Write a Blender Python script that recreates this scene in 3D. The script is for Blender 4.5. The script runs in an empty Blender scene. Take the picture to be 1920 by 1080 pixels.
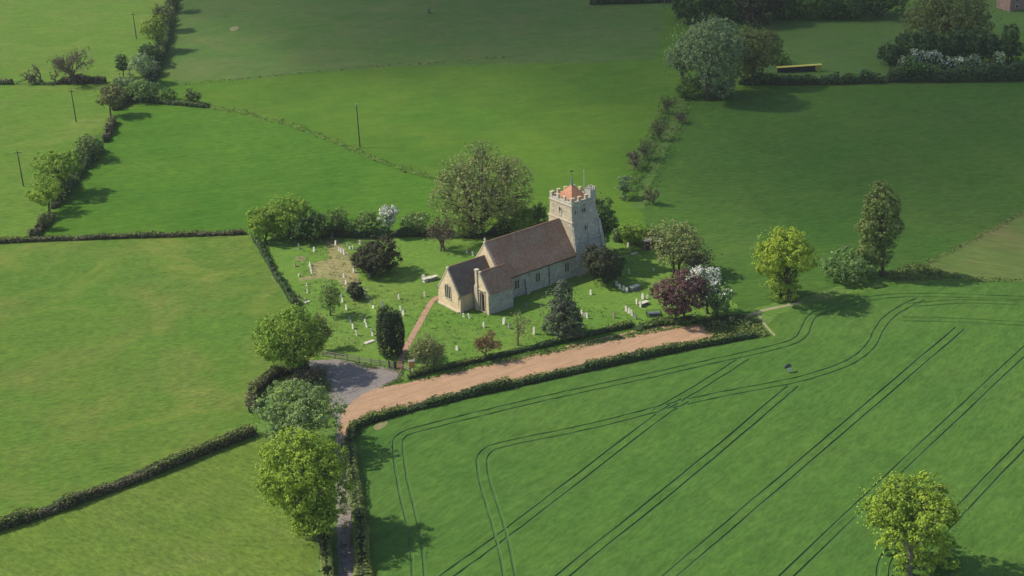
import bpy, bmesh, math, random
import numpy as np
from mathutils import Vector
from mathutils.geometry import delaunay_2d_cdt, tessellate_polygon
R = math.radians
SC = bpy.context.scene
COL = SC.collection
random.seed(7); rng = np.random.default_rng(7)

# ------------------------------------------------------------------ camera
F, PITCH, ROLL, HGT = 2770.0, R(23.4), R(-2.5), 116.0      # focal length in pixels of the 1920 wide frame
fwd = np.array([0, math.cos(PITCH), -math.sin(PITCH)])
up0 = np.array([0, math.sin(PITCH), math.cos(PITCH)]); rt0 = np.array([1., 0, 0])
crt = rt0*math.cos(ROLL)+up0*math.sin(ROLL); cup = -rt0*math.sin(ROLL)+up0*math.cos(ROLL)
CAMP = np.array([0, 0, HGT])
cd = bpy.data.cameras.new('camera'); cam = bpy.data.objects.new('camera', cd); COL.objects.link(cam)
cd.sensor_width = 36; cd.lens = 36*F/1920; cd.clip_end = 6000; cd.clip_start = 1
from mathutils import Matrix
M = Matrix(((crt[0], cup[0], -fwd[0], CAMP[0]), (crt[1], cup[1], -fwd[1], CAMP[1]), (crt[2], cup[2], -fwd[2], CAMP[2]), (0, 0, 0, 1)))
cam.matrix_world = M
SC.camera = cam

def gp(x, y, z=0.0):
    """point at height z under pixel x, y of the survey photograph"""
    d = fwd*F+crt*(x-960)-cup*(y-540)
    return CAMP+d*((z-HGT)/d[2])
def pj(P):
    v = np.asarray(P, float)-CAMP; zz = v@fwd
    return 960+F*(v@crt)/zz, 540-F*(v@cup)/zz, zz

# ------------------------------------------------------------------ sky, sun, exposure
SUN = np.array([-9.77, 2.35, 10.3]); SUN = SUN/np.linalg.norm(SUN)
w = bpy.data.worlds.new('World'); SC.world = w; w.use_nodes = True
nt = w.node_tree; nt.nodes.clear()
out = nt.nodes.new('ShaderNodeOutputWorld'); bg = nt.nodes.new('ShaderNodeBackground'); sky = nt.nodes.new('ShaderNodeTexSky')
sky.sky_type = 'NISHITA'; sky.sun_disc = False; sky.sun_elevation = math.asin(SUN[2]); sky.sun_rotation = math.atan2(SUN[0], SUN[1])
bg.inputs[1].default_value = 0.14
nt.links.new(sky.outputs[0], bg.inputs[0]); nt.links.new(bg.outputs[0], out.inputs[0])
sd = bpy.data.lights.new('sun', 'SUN'); sd.energy = 4.5; sd.angle = R(.6); sd.color = (1, .94, .82)
so = bpy.data.objects.new('sun', sd); COL.objects.link(so); so.rotation_euler = Vector(-SUN).to_track_quat('-Z', 'Y').to_euler(); so.location = (0, 0, 400)
SC.view_settings.view_transform = 'Standard'; SC.view_settings.look = 'None'
SC.view_settings.exposure = 0.35; SC.view_settings.gamma = 1
SC.render.engine = 'CYCLES'
SC.cycles.max_bounces = 6; SC.cycles.diffuse_bounces = 2; SC.cycles.transmission_bounces = 3; SC.cycles.volume_bounces = 0; SC.cycles.transparent_max_bounces = 12

# ------------------------------------------------------------------ tagging
def tag(o, label=None, cat=None, group=None, kind=None):
    if label: o['label'] = label
    if cat: o['category'] = cat
    if group: o['group'] = group
    if kind: o['kind'] = kind
    return o
def empty(name, loc=(0, 0, 0), rz=0.0):
    o = bpy.data.objects.new(name, None); COL.objects.link(o); o.location = tuple(loc); o.rotation_euler = (0, 0, rz); o.empty_display_size = .5
    return o
def copy_tree(o, parent=None):
    c = o.copy(); COL.objects.link(c); c.parent = parent
    for ch in KIDS.get(o.name, []):
        copy_tree(ch, c)
    return c
KIDS = {}
def link(name, me, parent=None):
    o = bpy.data.objects.new(name, me); COL.objects.link(o)
    if parent is not None:
        o.parent = parent; KIDS.setdefault(parent.name, []).append(o)
    return o

class MB:
    """collects shapes into ONE mesh"""
    def __init__(s): s.v = []; s.f = []; s.m = []
    def face(s, pts, m=0):
        n = len(s.v); s.v += [tuple(p) for p in pts]; s.f.append(tuple(range(n, n+len(pts)))); s.m.append(m)
    def hull(s, bot, top, m=0, mt=None):
        """prism between two loops (counter-clockwise seen from above)"""
        n = len(s.v); k = len(bot); s.v += [tuple(p) for p in bot]+[tuple(p) for p in top]
        s.f.append(tuple(range(n+k-1, n-1, -1))); s.m.append(m)
        s.f.append(tuple(range(n+k, n+2*k))); s.m.append(m if mt is None else mt)
        for i in range(k):
            j = (i+1) % k; s.f.append((n+i, n+j, n+k+j, n+k+i)); s.m.append(m)
    def box(s, x0, x1, y0, y1, z0, z1, m=0, mt=None):
        s.hull([(x0, y0, z0), (x1, y0, z0), (x1, y1, z0), (x0, y1, z0)], [(x0, y0, z1), (x1, y0, z1), (x1, y1, z1), (x0, y1, z1)], m, mt)
    def tube(s, pts, rad, k=6, m=0, cap=True):
        pts = [np.asarray(p, float) for p in pts]; n0 = len(s.v)
        for i, p in enumerate(pts):
            d = pts[min(i+1, len(pts)-1)]-pts[max(i-1, 0)]; d = d/(np.linalg.norm(d)+1e-9)
            a = np.cross(d, [0, 0, 1.]) if abs(d[2]) < .95 else np.cross(d, [1., 0, 0]); a /= np.linalg.norm(a); b = np.cross(d, a)
            for q in range(k):
                t = 2*math.pi*q/k; s.v.append(tuple(p+(a*math.cos(t)+b*math.sin(t))*rad[i]))
        for i in range(len(pts)-1):
            for q in range(k):
                r = (q+1) % k; A = n0+i*k; s.f.append((A+r, A+q, A+k+q, A+k+r)); s.m.append(m)
        if cap:
            s.f.append(tuple(n0+(len(pts)-1)*k+q for q in range(k))[::-1]); s.m.append(m)
    def build(s, name, mats, parent=None, smooth=False):
        me = bpy.data.meshes.new(name); me.from_pydata(s.v, [], s.f)
        for a in (mats if isinstance(mats, (list, tuple)) else [mats]): me.materials.append(a)
        me.polygons.foreach_set('material_index', s.m)
        if smooth: me.polygons.foreach_set('use_smooth', [True]*len(s.f))
        me.update()
        bm = bmesh.new(); bm.from_mesh(me); bmesh.ops.recalc_face_normals(bm, faces=bm.faces); bm.to_mesh(me); bm.free()
        return link(name, me, parent)

# ------------------------------------------------------------------ materials
def new_mat(name):
    m = bpy.data.materials.new(name); m.use_nodes = True; nt = m.node_tree; nt.nodes.clear()
    o = nt.nodes.new('ShaderNodeOutputMaterial'); b = nt.nodes.new('ShaderNodeBsdfPrincipled'); nt.links.new(b.outputs[0], o.inputs[0])
    b.inputs['Specular IOR Level'].default_value = .15; b.inputs['Roughness'].default_value = .85
    return m, nt, b, o
def noise(nt, vec, scale, detail=3, rough=.55, dist=0):
    n = nt.nodes.new('ShaderNodeTexNoise'); n.inputs['Scale'].default_value = scale; n.inputs['Detail'].default_value = detail
    n.inputs['Roughness'].default_value = rough; n.inputs['Distortion'].default_value = dist; nt.links.new(vec, n.inputs['Vector']); return n.outputs[0]
def ramp(nt, fac, stops):
    r = nt.nodes.new('ShaderNodeValToRGB'); e = r.color_ramp.elements
    while len(e) < len(stops): e.new(.5)
    for i, (p, c) in enumerate(stops):
        e[i].position = p; e[i].color = (*c, 1) if len(c) == 3 else c
    nt.links.new(fac, r.inputs[0]); return r.outputs[0]
def mix(nt, fac, a, b, mode='MIX'):
    m = nt.nodes.new('ShaderNodeMix'); m.data_type = 'RGBA'; m.blend_type = mode
    for sock, val in ((m.inputs[0], fac), (m.inputs[6], a), (m.inputs[7], b)):
        if isinstance(val, (int, float)): sock.default_value = val
        elif isinstance(val, tuple): sock.default_value = (*val, 1)
        else: nt.links.new(val, sock)
    return m.outputs[2]
def bump(nt, b, h, strength, dist):
    n = nt.nodes.new('ShaderNodeBump'); n.inputs['Strength'].default_value = strength; n.inputs['Distance'].default_value = dist
    nt.links.new(h, n.inputs['Height']); nt.links.new(n.outputs[0], b.inputs['Normal'])
def coords(nt, rot=0, sc=(1, 1, 1)):
    t = nt.nodes.new('ShaderNodeTexCoord'); mp = nt.nodes.new('ShaderNodeMapping'); mp.inputs['Rotation'].default_value = (0, 0, rot)
    m2 = nt.nodes.new('ShaderNodeMapping'); m2.inputs['Scale'].default_value = sc
    nt.links.new(t.outputs['Object'], mp.inputs[0]); nt.links.new(mp.outputs[0], m2.inputs[0]); return m2.outputs[0]

def field_mat(name, base, alt, dry, streak=0.0, stretch=.25, dryness=.35, fine=.5, bumpd=.12, weeds=0.0, rows=0.0, flower=None):
    """grass: broad mottling, patches of another tone, streaks along one direction, fine grain"""
    m, nt, b, o = new_mat(name); b.inputs['Specular IOR Level'].default_value = .02
    v = coords(nt); vs = coords(nt, streak, (stretch, 1, 1))
    c = mix(nt, ramp(nt, noise(nt, v, .022, 4, .6, .4), [(.35, (0, 0, 0)), (.68, (1, 1, 1))]), base, alt)
    dm = nt.nodes.new('ShaderNodeMath'); dm.operation = 'MULTIPLY'; dm.inputs[1].default_value = dryness
    nt.links.new(ramp(nt, noise(nt, v, .05, 6, .65, .8), [(.45, (0, 0, 0)), (.7, (1, 1, 1))]), dm.inputs[0])
    c = mix(nt, dm.outputs[0], c, dry)
    c = mix(nt, 1.0, c, ramp(nt, noise(nt, vs, .35, 5, .65), [(.28, (.87, .88, .88)), (.72, (1.12, 1.10, 1.08))]), 'MULTIPLY')
    c = mix(nt, 1.0, c, ramp(nt, noise(nt, vs, 1.6, 3, .7), [(.3, (1-.28*fine,)*3), (.7, (1+.28*fine,)*3)]), 'MULTIPLY')
    c = mix(nt, 1.0, c, ramp(nt, noise(nt, v, .13, 6, .75, 1.2), [(.3, (.86, .90, .88)), (.5, (1, 1, 1)), (.7, (1.14, 1.08, 1.05))]), 'MULTIPLY')
    if rows:
        wv = nt.nodes.new('ShaderNodeTexWave'); wv.wave_type = 'BANDS'; wv.bands_direction = 'Y'; wv.inputs['Scale'].default_value = .11; wv.inputs['Distortion'].default_value = .8; wv.inputs['Detail'].default_value = 4; wv.inputs['Detail Scale'].default_value = 1.2; wv.inputs['Detail Roughness'].default_value = .7
        nt.links.new(coords(nt, streak, (.35, 1, 1)), wv.inputs['Vector'])
        c = mix(nt, 1.0, c, ramp(nt, wv.outputs[1], [(.0, (1-rows,)*3), (.6, (1.0,)*3), (1, (1+rows*.5,)*3)]), 'MULTIPLY')
    if flower:
        c = mix(nt, ramp(nt, noise(nt, v, .04, 5, .7, 1), [(.52, (0, 0, 0)), (.7, (.55,)*3)]), c, flower)
    if weeds:
        c = mix(nt, ramp(nt, noise(nt, v, .55, 4, .7, .5), [(.63, (0, 0, 0)), (.72, (weeds,)*3)]), c, (base[0]*.45, base[1]*.55, base[2]*.6))
    nt.links.new(c, b.inputs['Base Color']); bump(nt, b, noise(nt, vs, 2.2, 4, .7), .8, bumpd)
    return m
def leaf_mat(name, dark, light, trans=.22, clump=.35):
    m, nt, b, o = new_mat(name)
    g = nt.nodes.new('ShaderNodeNewGeometry')
    v = coords(nt)
    c = mix(nt, g.outputs['Random Per Island'], dark, light)
    c = mix(nt, 1.0, c, ramp(nt, noise(nt, v, clump, 3, .6), [(.3, (.72, .78, .8)), (.7, (1.22, 1.15, 1.1))]), 'MULTIPLY')
    nt.links.new(c, b.inputs['Base Color']); b.inputs['Roughness'].default_value = .7
    t = nt.nodes.new('ShaderNodeBsdfTranslucent'); nt.links.new(c, t.inputs[0])
    ms = nt.nodes.new('ShaderNodeMixShader'); ms.inputs[0].default_value = trans
    nt.links.new(b.outputs[0], ms.inputs[1]); nt.links.new(t.outputs[0], ms.inputs[2]); nt.links.new(ms.outputs[0], o.inputs[0])
    return m
def plain(name, a, c2, scale=2.0, rough=.85, bd=.02, detail=5, spec=.15):
    m, nt, b, o = new_mat(name); v = coords(nt)
    nt.links.new(mix(nt, ramp(nt, noise(nt, v, scale, detail, .65), [(.3, (0, 0, 0)), (.7, (1, 1, 1))]), a, c2), b.inputs['Base Color'])
    b.inputs['Roughness'].default_value = rough; b.inputs['Specular IOR Level'].default_value = spec
    if bd: bump(nt, b, noise(nt, v, scale*4, 4), .7, bd)
    return m
def stone_mat(name, a, c2, stain, mort, bw=.55, bh=.26):
    """rubble walling: courses of blocks of varied tone, lichen and damp stains"""
    m, nt, b, o = new_mat(name)
    tc = nt.nodes.new('ShaderNodeTexCoord'); sx = nt.nodes.new('ShaderNodeSeparateXYZ'); nt.links.new(tc.outputs['Object'], sx.inputs[0])
    ad = nt.nodes.new('ShaderNodeMath'); ad.operation = 'ADD'; nt.links.new(sx.outputs[0], ad.inputs[0]); nt.links.new(sx.outputs[1], ad.inputs[1])
    cx = nt.nodes.new('ShaderNodeCombineXYZ'); nt.links.new(ad.outputs[0], cx.inputs[0]); nt.links.new(sx.outputs[2], cx.inputs[1])
    br = nt.nodes.new('ShaderNodeTexBrick'); nt.links.new(cx.outputs[0], br.inputs['Vector']); br.inputs['Scale'].default_value = 1
    br.inputs['Color1'].default_value = (*a, 1); br.inputs['Color2'].default_value = (*c2, 1); br.inputs['Mortar'].default_value = (*mort, 1)
    br.inputs['Brick Width'].default_value = bw; br.inputs['Row Height'].default_value = bh; br.inputs['Mortar Size'].default_value = .02; br.inputs['Mortar Smooth'].default_value = .5
    v = coords(nt)
    c = mix(nt, ramp(nt, noise(nt, v, .7, 6, .7, .6), [(.40, (0, 0, 0)), (.68, (.85,)*3)]), br.outputs[0], stain)
    c = mix(nt, 1.0, c, ramp(nt, noise(nt, v, 4, 4, .7), [(.3, (.68, .68, .70)), (.7, (1.22, 1.2, 1.16))]), 'MULTIPLY')
    c = mix(nt, 1.0, c, ramp(nt, noise(nt, v, .35, 5, .7, .5), [(.3, (.78, .80, .82)), (.7, (1.12, 1.1, 1.06))]), 'MULTIPLY')
    nt.links.new(c, b.inputs['Base Color']); bump(nt, b, noise(nt, v, 5, 4), .8, .06); b.inputs['Roughness'].default_value = .9
    return m
def tile_mat(name, a, c2, lichen, lam=.35):
    m, nt, b, o = new_mat(name); v = coords(nt)
    tc = nt.nodes.new('ShaderNodeTexCoord'); sx = nt.nodes.new('ShaderNodeSeparateXYZ'); nt.links.new(tc.outputs['Object'], sx.inputs[0])
    cx = nt.nodes.new('ShaderNodeCombineXYZ'); nt.links.new(sx.outputs[0], cx.inputs[0]); nt.links.new(sx.outputs[2], cx.inputs[1])
    br = nt.nodes.new('ShaderNodeTexBrick'); nt.links.new(cx.outputs[0], br.inputs['Vector']); br.inputs['Scale'].default_value = 1
    br.inputs['Color1'].default_value = (*a, 1); br.inputs['Color2'].default_value = (*c2, 1); br.inputs['Mortar'].default_value = (a[0]*.45, a[1]*.45, a[2]*.45, 1)
    br.inputs['Brick Width'].default_value = .3; br.inputs['Row Height'].default_value = .2; br.inputs['Mortar Size'].default_value = .018
    c = mix(nt, ramp(nt, noise(nt, v, .45, 6, .7, .5), [(.45, (0, 0, 0)), (.75, (lam,)*3)]), br.outputs[0], lichen)
    c = mix(nt, 1.0, c, ramp(nt, noise(nt, v, 2.2, 5, .75), [(.3, (.72, .72, .74)), (.7, (1.25, 1.22, 1.2))]), 'MULTIPLY')
    nt.links.new(c, b.inputs['Base Color']); bump(nt, b, br.outputs['Fac'], .6, .03); b.inputs['Roughness'].default_value = .85
    return m

MT = {}
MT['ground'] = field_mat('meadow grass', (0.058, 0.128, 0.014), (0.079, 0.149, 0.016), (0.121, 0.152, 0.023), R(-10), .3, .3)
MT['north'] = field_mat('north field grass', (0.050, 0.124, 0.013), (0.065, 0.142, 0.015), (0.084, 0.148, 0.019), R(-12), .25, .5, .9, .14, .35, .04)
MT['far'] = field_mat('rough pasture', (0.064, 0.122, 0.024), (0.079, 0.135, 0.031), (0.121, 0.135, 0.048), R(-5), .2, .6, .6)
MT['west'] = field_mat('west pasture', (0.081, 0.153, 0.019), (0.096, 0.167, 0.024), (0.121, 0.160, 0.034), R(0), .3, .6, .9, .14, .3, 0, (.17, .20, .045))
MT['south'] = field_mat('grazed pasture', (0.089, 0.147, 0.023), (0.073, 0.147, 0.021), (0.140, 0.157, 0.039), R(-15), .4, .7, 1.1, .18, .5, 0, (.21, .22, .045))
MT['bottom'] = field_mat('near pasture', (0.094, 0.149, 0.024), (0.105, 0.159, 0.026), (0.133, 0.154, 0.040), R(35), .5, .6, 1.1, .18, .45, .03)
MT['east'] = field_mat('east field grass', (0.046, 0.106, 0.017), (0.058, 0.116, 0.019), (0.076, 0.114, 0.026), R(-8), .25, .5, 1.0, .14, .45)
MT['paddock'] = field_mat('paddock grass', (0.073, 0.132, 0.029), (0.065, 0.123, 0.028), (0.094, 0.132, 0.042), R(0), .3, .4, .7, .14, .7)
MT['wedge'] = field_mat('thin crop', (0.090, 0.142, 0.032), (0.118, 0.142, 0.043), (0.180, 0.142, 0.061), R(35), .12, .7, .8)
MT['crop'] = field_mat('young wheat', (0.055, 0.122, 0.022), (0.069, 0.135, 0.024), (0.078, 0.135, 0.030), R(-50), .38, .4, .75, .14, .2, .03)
MT['soil'] = plain('damp soil between wheat', (.06, .13, .035), (.05, .105, .028), .5)
MT['yard'] = field_mat('churchyard grass', (0.091, 0.178, 0.027), (0.113, 0.196, 0.032), (0.171, 0.196, 0.050), R(20), .6, .35, .8, .14, .6)
MT['mown'] = field_mat('mown grass', (0.132, 0.225, 0.034), (0.143, 0.235, 0.037), (0.187, 0.230, 0.053), R(20), .5, .3, .5)
MT['dry'] = field_mat('dry cut grass', (.245, .195, .095), (.19, .205, .075), (.31, .225, .125), R(10), .6, .7, 1.2)
MT['verge'] = field_mat('rough verge', (0.072, 0.147, 0.024), (0.102, 0.180, 0.036), (0.162, 0.180, 0.064), R(20), .5, .6, 1.2, .2, .7)
MT['track'] = None
MT['barkdk'] = plain('dark bark', (.05, .042, .03), (.085, .07, .05), 3)
MT['barklt'] = plain('pale bark', (.20, .17, .13), (.13, .115, .085), 3)
MT['twig'] = plain('brown twigs', (.11, .085, .06), (.15, .12, .085), 3)
def leaves(n, d, l, t=.22): MT[n] = leaf_mat(n, d, l, t)
leaves('fresh green leaves', (0.172, 0.282, 0.026), (0.336, 0.453, 0.051), .3)
leaves('lime green leaves', (0.218, 0.315, 0.025), (0.393, 0.486, 0.055), .32)
leaves('mid green leaves', (0.078, 0.168, 0.026), (0.168, 0.277, 0.052))
leaves('dark green leaves', (0.027, 0.062, 0.020), (0.069, 0.125, 0.035), .12)
leaves('yew leaves', (.018, .034, .014), (.046, .07, .026), .08)
leaves('bronze yew leaves', (.032, .036, .016), (.075, .075, .032), .08)
leaves('grey green leaves', (0.144, 0.226, 0.090), (0.287, 0.374, 0.166), .25)
leaves('olive leaves', (0.132, 0.166, 0.046), (0.224, 0.259, 0.079), .25)
leaves('sparse spring leaves', (0.187, 0.231, 0.070), (0.312, 0.333, 0.118), .3)
leaves('brown buds', (.13, .095, .06), (.20, .15, .09), .2)
leaves('orange brown leaves', (.20, .125, .05), (.30, .20, .08), .2)
leaves('copper leaves', (.075, .036, .036), (.175, .088, .085), .15)
leaves('blue conifer needles', (0.063, 0.084, 0.050), (0.121, 0.142, 0.085), .06)
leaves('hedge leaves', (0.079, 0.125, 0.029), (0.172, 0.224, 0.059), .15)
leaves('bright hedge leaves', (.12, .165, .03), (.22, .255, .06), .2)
leaves('brown hedge leaves', (.10, .085, .045), (.17, .15, .08), .15)
leaves('blossom', (.50, .50, .42), (.80, .80, .72), .2)
leaves('weed leaves', (.09, .155, .03), (.18, .235, .06), .2)
leaves('dry grass blades', (.20, .20, .075), (.32, .29, .13), .2)
MT['core'] = plain('inner twigs', (.022, .034, .012), (.035, .045, .018), 1.5, .95, .1)

# ------------------------------------------------------------------ ground sheets
def wob(pts, step=2.0, amp=.5, closed=True):
    """resample a polyline in metres with an uneven edge"""
    o = []; n = len(pts)
    for i in range(n if closed else n-1):
        a = np.array(pts[i][:2]); b = np.array(pts[(i+1) % n][:2]); L = np.linalg.norm(b-a); k = max(1, int(L/step))
        d = (b-a)/(L+1e-9); nrm = np.array([-d[1], d[0]])
        for j in range(k):
            o.append(a+(b-a)*j/k+(nrm*rng.normal(0, amp*.5) if j else 0))
    if not closed: o.append(np.array(pts[-1][:2]))
    return o
def smooth(pts, it=2, closed=False):
    p = [np.array(q[:2], float) for q in pts]
    for _ in range(it):
        q = [] if closed else [p[0]]
        n = len(p)
        for i in range(n if closed else n-1):
            a, b = p[i], p[(i+1) % n]; q += [a*.75+b*.25, a*.25+b*.75]
        if not closed: q.append(p[-1])
        p = q
    return p
def sheet(name, px, mat, z, amp=.5, step=2.0, sm=0, cat=None, label=None):
    pts = [gp(*q) for q in px]
    if sm: pts = smooth(pts, sm, True)
    pts = wob(pts, step, amp)
    tri = tessellate_polygon([[Vector((p[0], p[1], 0)) for p in pts]])
    me = bpy.data.meshes.new(name); me.from_pydata([(p[0], p[1], z) for p in pts], [], [tuple(t) for t in tri]); me.materials.append(mat)
    bm = bmesh.new(); bm.from_mesh(me)
    bmesh.ops.recalc_face_normals(bm, faces=bm.faces)
    if sum(f.normal.z for f in bm.faces) < 0: bmesh.ops.reverse_faces(bm, faces=bm.faces)
    bm.to_mesh(me); bm.free()
    return tag(link(name, me), label, cat, None, 'structure')

mb = MB(); mb.face([(-3000, -600, 0), (3000, -600, 0), (3000, 5000, 0), (-3000, 5000, 0)]); tag(mb.build('ground', MT['ground']), 'green farmland stretching in every direction', 'ground', None, 'structure')
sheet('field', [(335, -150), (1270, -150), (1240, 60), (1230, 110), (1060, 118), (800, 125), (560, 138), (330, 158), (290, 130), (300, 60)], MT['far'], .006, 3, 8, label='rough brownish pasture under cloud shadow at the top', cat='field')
sheet('field', [(-500, -150), (340, -150), (318, 20), (290, 80), (262, 160), (205, 215), (165, 290), (100, 400), (55, 447), (-500, 470)], MT['west'], .007, .6, label='pale green pasture left of the tree line', cat='field')
sheet('field', [(300, 190), (400, 202), (560, 240), (700, 300), (812, 336), (830, 440), (470, 435), (240, 442), (60, 445), (110, 400), (170, 290), (215, 210)], MT['north'], .008, .6, label='smooth green field above the long low hedge', cat='field')
sheet('field', [(-500, 472), (60, 455), (240, 446), (462, 438), (552, 572), (610, 660), (560, 690), (505, 715), (474, 745), (474, 812), (330, 872), (150, 942), (-10, 992), (-600, 1160)], MT['south'], .009, .5, label='grazed pasture left of the churchyard between two hedges', cat='field')
sheet('field', [(-700, 1190), (-10, 996), (150, 946), (330, 876), (474, 815), (600, 850), (628, 1000), (600, 1500), (-900, 1500)], MT['bottom'], .010, .5, label='pale pasture below the clipped hedge in the bottom corner', cat='field')
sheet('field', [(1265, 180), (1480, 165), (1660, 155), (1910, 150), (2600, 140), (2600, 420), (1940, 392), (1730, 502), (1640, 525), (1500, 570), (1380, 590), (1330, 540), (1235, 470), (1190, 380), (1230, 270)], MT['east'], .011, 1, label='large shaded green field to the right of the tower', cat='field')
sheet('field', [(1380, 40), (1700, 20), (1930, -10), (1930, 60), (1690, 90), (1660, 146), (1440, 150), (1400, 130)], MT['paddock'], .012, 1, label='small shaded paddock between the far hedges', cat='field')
sheet('field', [(2700, 250), (1940, 385), (1728, 497), (1722, 512), (1840, 528), (2700, 520)], MT['wedge'], .013, .6, label='wedge of thin brownish crop at the right edge', cat='field')
# churchyard
YARD = [(478, 440), (560, 445), (760, 440), (1000, 430), (1160, 440), (1250, 450), (1330, 500), (1390, 590), (1300, 606), (1180, 614), (1060, 640), (880, 684), (760, 716), (745, 700), (690, 682), (600, 672), (560, 585)]
sheet('churchyard', YARD, MT['yard'], .016, .4, label='green churchyard lawn around the church', cat='lawn')
sheet('verge', [(462, 440), (478, 445), (560, 575), (612, 665), (600, 672), (548, 585)], MT['verge'], .020, .4, label='rough grass strip beside the narrow churchyard hedge', cat='grass')
sheet('mown_path', [(612, 455), (622, 450), (668, 508), (700, 560), (718, 600), (706, 602), (688, 565), (655, 510)], MT['mown'], .024, .3, sm=1, label='pale mown strip through the graves', cat='path')
sheet('dry_grass', [(612, 452), (632, 448), (655, 476), (668, 508), (678, 545), (668, 556), (650, 545), (633, 525), (600, 522), (560, 528), (560, 523), (588, 514), (584, 495), (618, 485)], MT['dry'], .028, .35, 1.0, label='tan patch of dry cut grass among the graves', cat='grass')
sheet('verge', [(1310, 608), (1385, 590), (1440, 572), (1500, 560), (1660, 512), (1740, 500), (1820, 530), (1680, 530), (1500, 575), (1450, 600), (1425, 632), (1330, 640), (1280, 618)], MT['verge'], .020, .5, label='rough verge between the track end and the crop', cat='grass')
sheet('verge', [(560, 690), (600, 700), (640, 790), (664, 800), (700, 790), (690, 1000), (705, 1500), (560, 1500), (600, 1000), (590, 850), (480, 815), (476, 750), (505, 720)], MT['verge'], .019, .5, label='rough verge along both sides of the lane', cat='grass')
MT['earth'] = plain('bare earth', (.24, .18, .10), (.12, .16, .05), .7)
for px, lb in (([(698, 800), (722, 790), (730, 797), (706, 812)], 'bare brown patch in the corner of the wheat by the hedge'), ([(552, 480), (572, 481), (575, 489), (556, 490)], 'reddish bare earth grave patch by the brown pointed stone'), ([(546, 560), (562, 558), (563, 569), (550, 570)], 'reddish bare earth beside the brown double gravestones'), ([(428, 54), (444, 48), (450, 53), (436, 60)], 'small bare scrape in the far brownish pasture'), ([(562, 985), (590, 975), (598, 985), (572, 998)], 'bare trodden patch beneath the trees by the lane')):
    sheet('bare_earth', px, MT['earth'], .05 if px[0][0] != 698 else .235, .35, .6, 2, label=lb, cat='bare earth')
def road_mat(name, a, b_, stripe, scale=.5):
    m, nt, b, o = new_mat(name); v = coords(nt); vs = coords(nt, R(-33), (.12, 1.6, 1))
    c = mix(nt, ramp(nt, noise(nt, v, scale, 6, .7, .5), [(.35, (0, 0, 0)), (.65, (1, 1, 1))]), a, b_)
    c = mix(nt, ramp(nt, noise(nt, vs, .9, 5, .7, .4), [(.47, (0, 0, 0)), (.62, (.9, .9, .9))]), c, stripe)
    c = mix(nt, ramp(nt, noise(nt, v, .7, 5, .75, 1), [(.60, (0, 0, 0)), (.68, (.6, .6, .6))]), c, (a[0]*.62, a[1]*.8, a[2]*.7))
    c = mix(nt, 1.0, c, ramp(nt, noise(nt, v, 3.5, 3, .8), [(.3, (.84,)*3), (.7, (1.14,)*3)]), 'MULTIPLY')
    nt.links.new(c, b.inputs['Base Color']); bump(nt, b, noise(nt, v, 3, 5, .75), .8, .05); return m
MT['dirt'] = road_mat('bare orange soil', (.34, .205, .115), (.39, .245, .145), (.28, .18, .105))
MT['tarmac'] = road_mat('worn tarmac', (.185, .155, .135), (.235, .20, .17), (.14, .13, .125), .35)
MT['brickpath'] = plain('brick path', (.37, .215, .14), (.30, .18, .115), 1.5)
MT['sandpath'] = plain('dusty path', (.30, .265, .16), (.20, .21, .10), .8)
sheet('car_park', [(575, 676), (640, 674), (690, 684), (728, 690), (757, 690), (748, 712), (712, 728), (690, 745), (655, 775), (640, 800), (618, 770), (600, 730), (570, 700)], MT['tarmac'], .032, .25, 1.0, label='grey tarmac parking area outside the churchyard gate', cat='car park')
sheet('track', [(636, 812), (640, 780), (662, 752), (700, 730), (744, 721), (800, 709), (834, 702), (900, 687), (977, 669), (1029, 656), (1107, 639), (1204, 616), (1280, 606), (1318, 611), (1342, 624), (1338, 634), (1277, 648), (1195, 664), (1100, 684), (990, 711), (880, 738), (770, 764), (700, 775), (668, 790), (655, 820)], MT['dirt'], .036, .35, 1.2, label='broad strip of bare orange earth below the church', cat='track')
sheet('lane', [(632, 775), (655, 785), (652, 830), (655, 900), (662, 1000), (668, 1100), (680, 1500), (640, 1500), (636, 1100), (632, 1000), (632, 900), (630, 830)], MT['tarmac'], .031, .12, 1.5, label='narrow tarmac lane between tall verges at the bottom', cat='lane')
def ribbon(name, px, wd, mat, z, label, cat):
    p = smooth([gp(*q) for q in px], 2); L = []; Rr = []
    for i in range(len(p)):
        d = p[min(i+1, len(p)-1)]-p[max(i-1, 0)]; d /= np.linalg.norm(d); n = np.array([-d[1], d[0]]); h = wd/2*(1+rng.normal(0, .04))
        L.append(p[i]+n*h); Rr.append(p[i]-n*h)
    mbx = MB()
    for i in range(len(p)-1): mbx.face([(*Rr[i], z), (*Rr[i+1], z), (*L[i+1], z), (*L[i], z)])
    return tag(mbx.build(name, mat), label, cat, None, 'structure')
ribbon('footpath', [(748, 696), (752, 680), (752, 668), (768, 640), (790, 600), (805, 572), (815, 560), (824, 556)], 1.15, MT['brickpath'], .042, 'narrow reddish path from the gate to the chancel', 'path')
ribbon('footpath', [(1385, 596), (1410, 590), (1430, 582), (1465, 575), (1505, 567)], .9, MT['sandpath'], .044, 'dusty path running under the lime tree', 'path')
ribbon('footpath', [(1420, 588), (1432, 606), (1445, 622), (1458, 634)], .5, MT['sandpath'], .048, 'thin trodden path cutting the crop corner', 'path')

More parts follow.
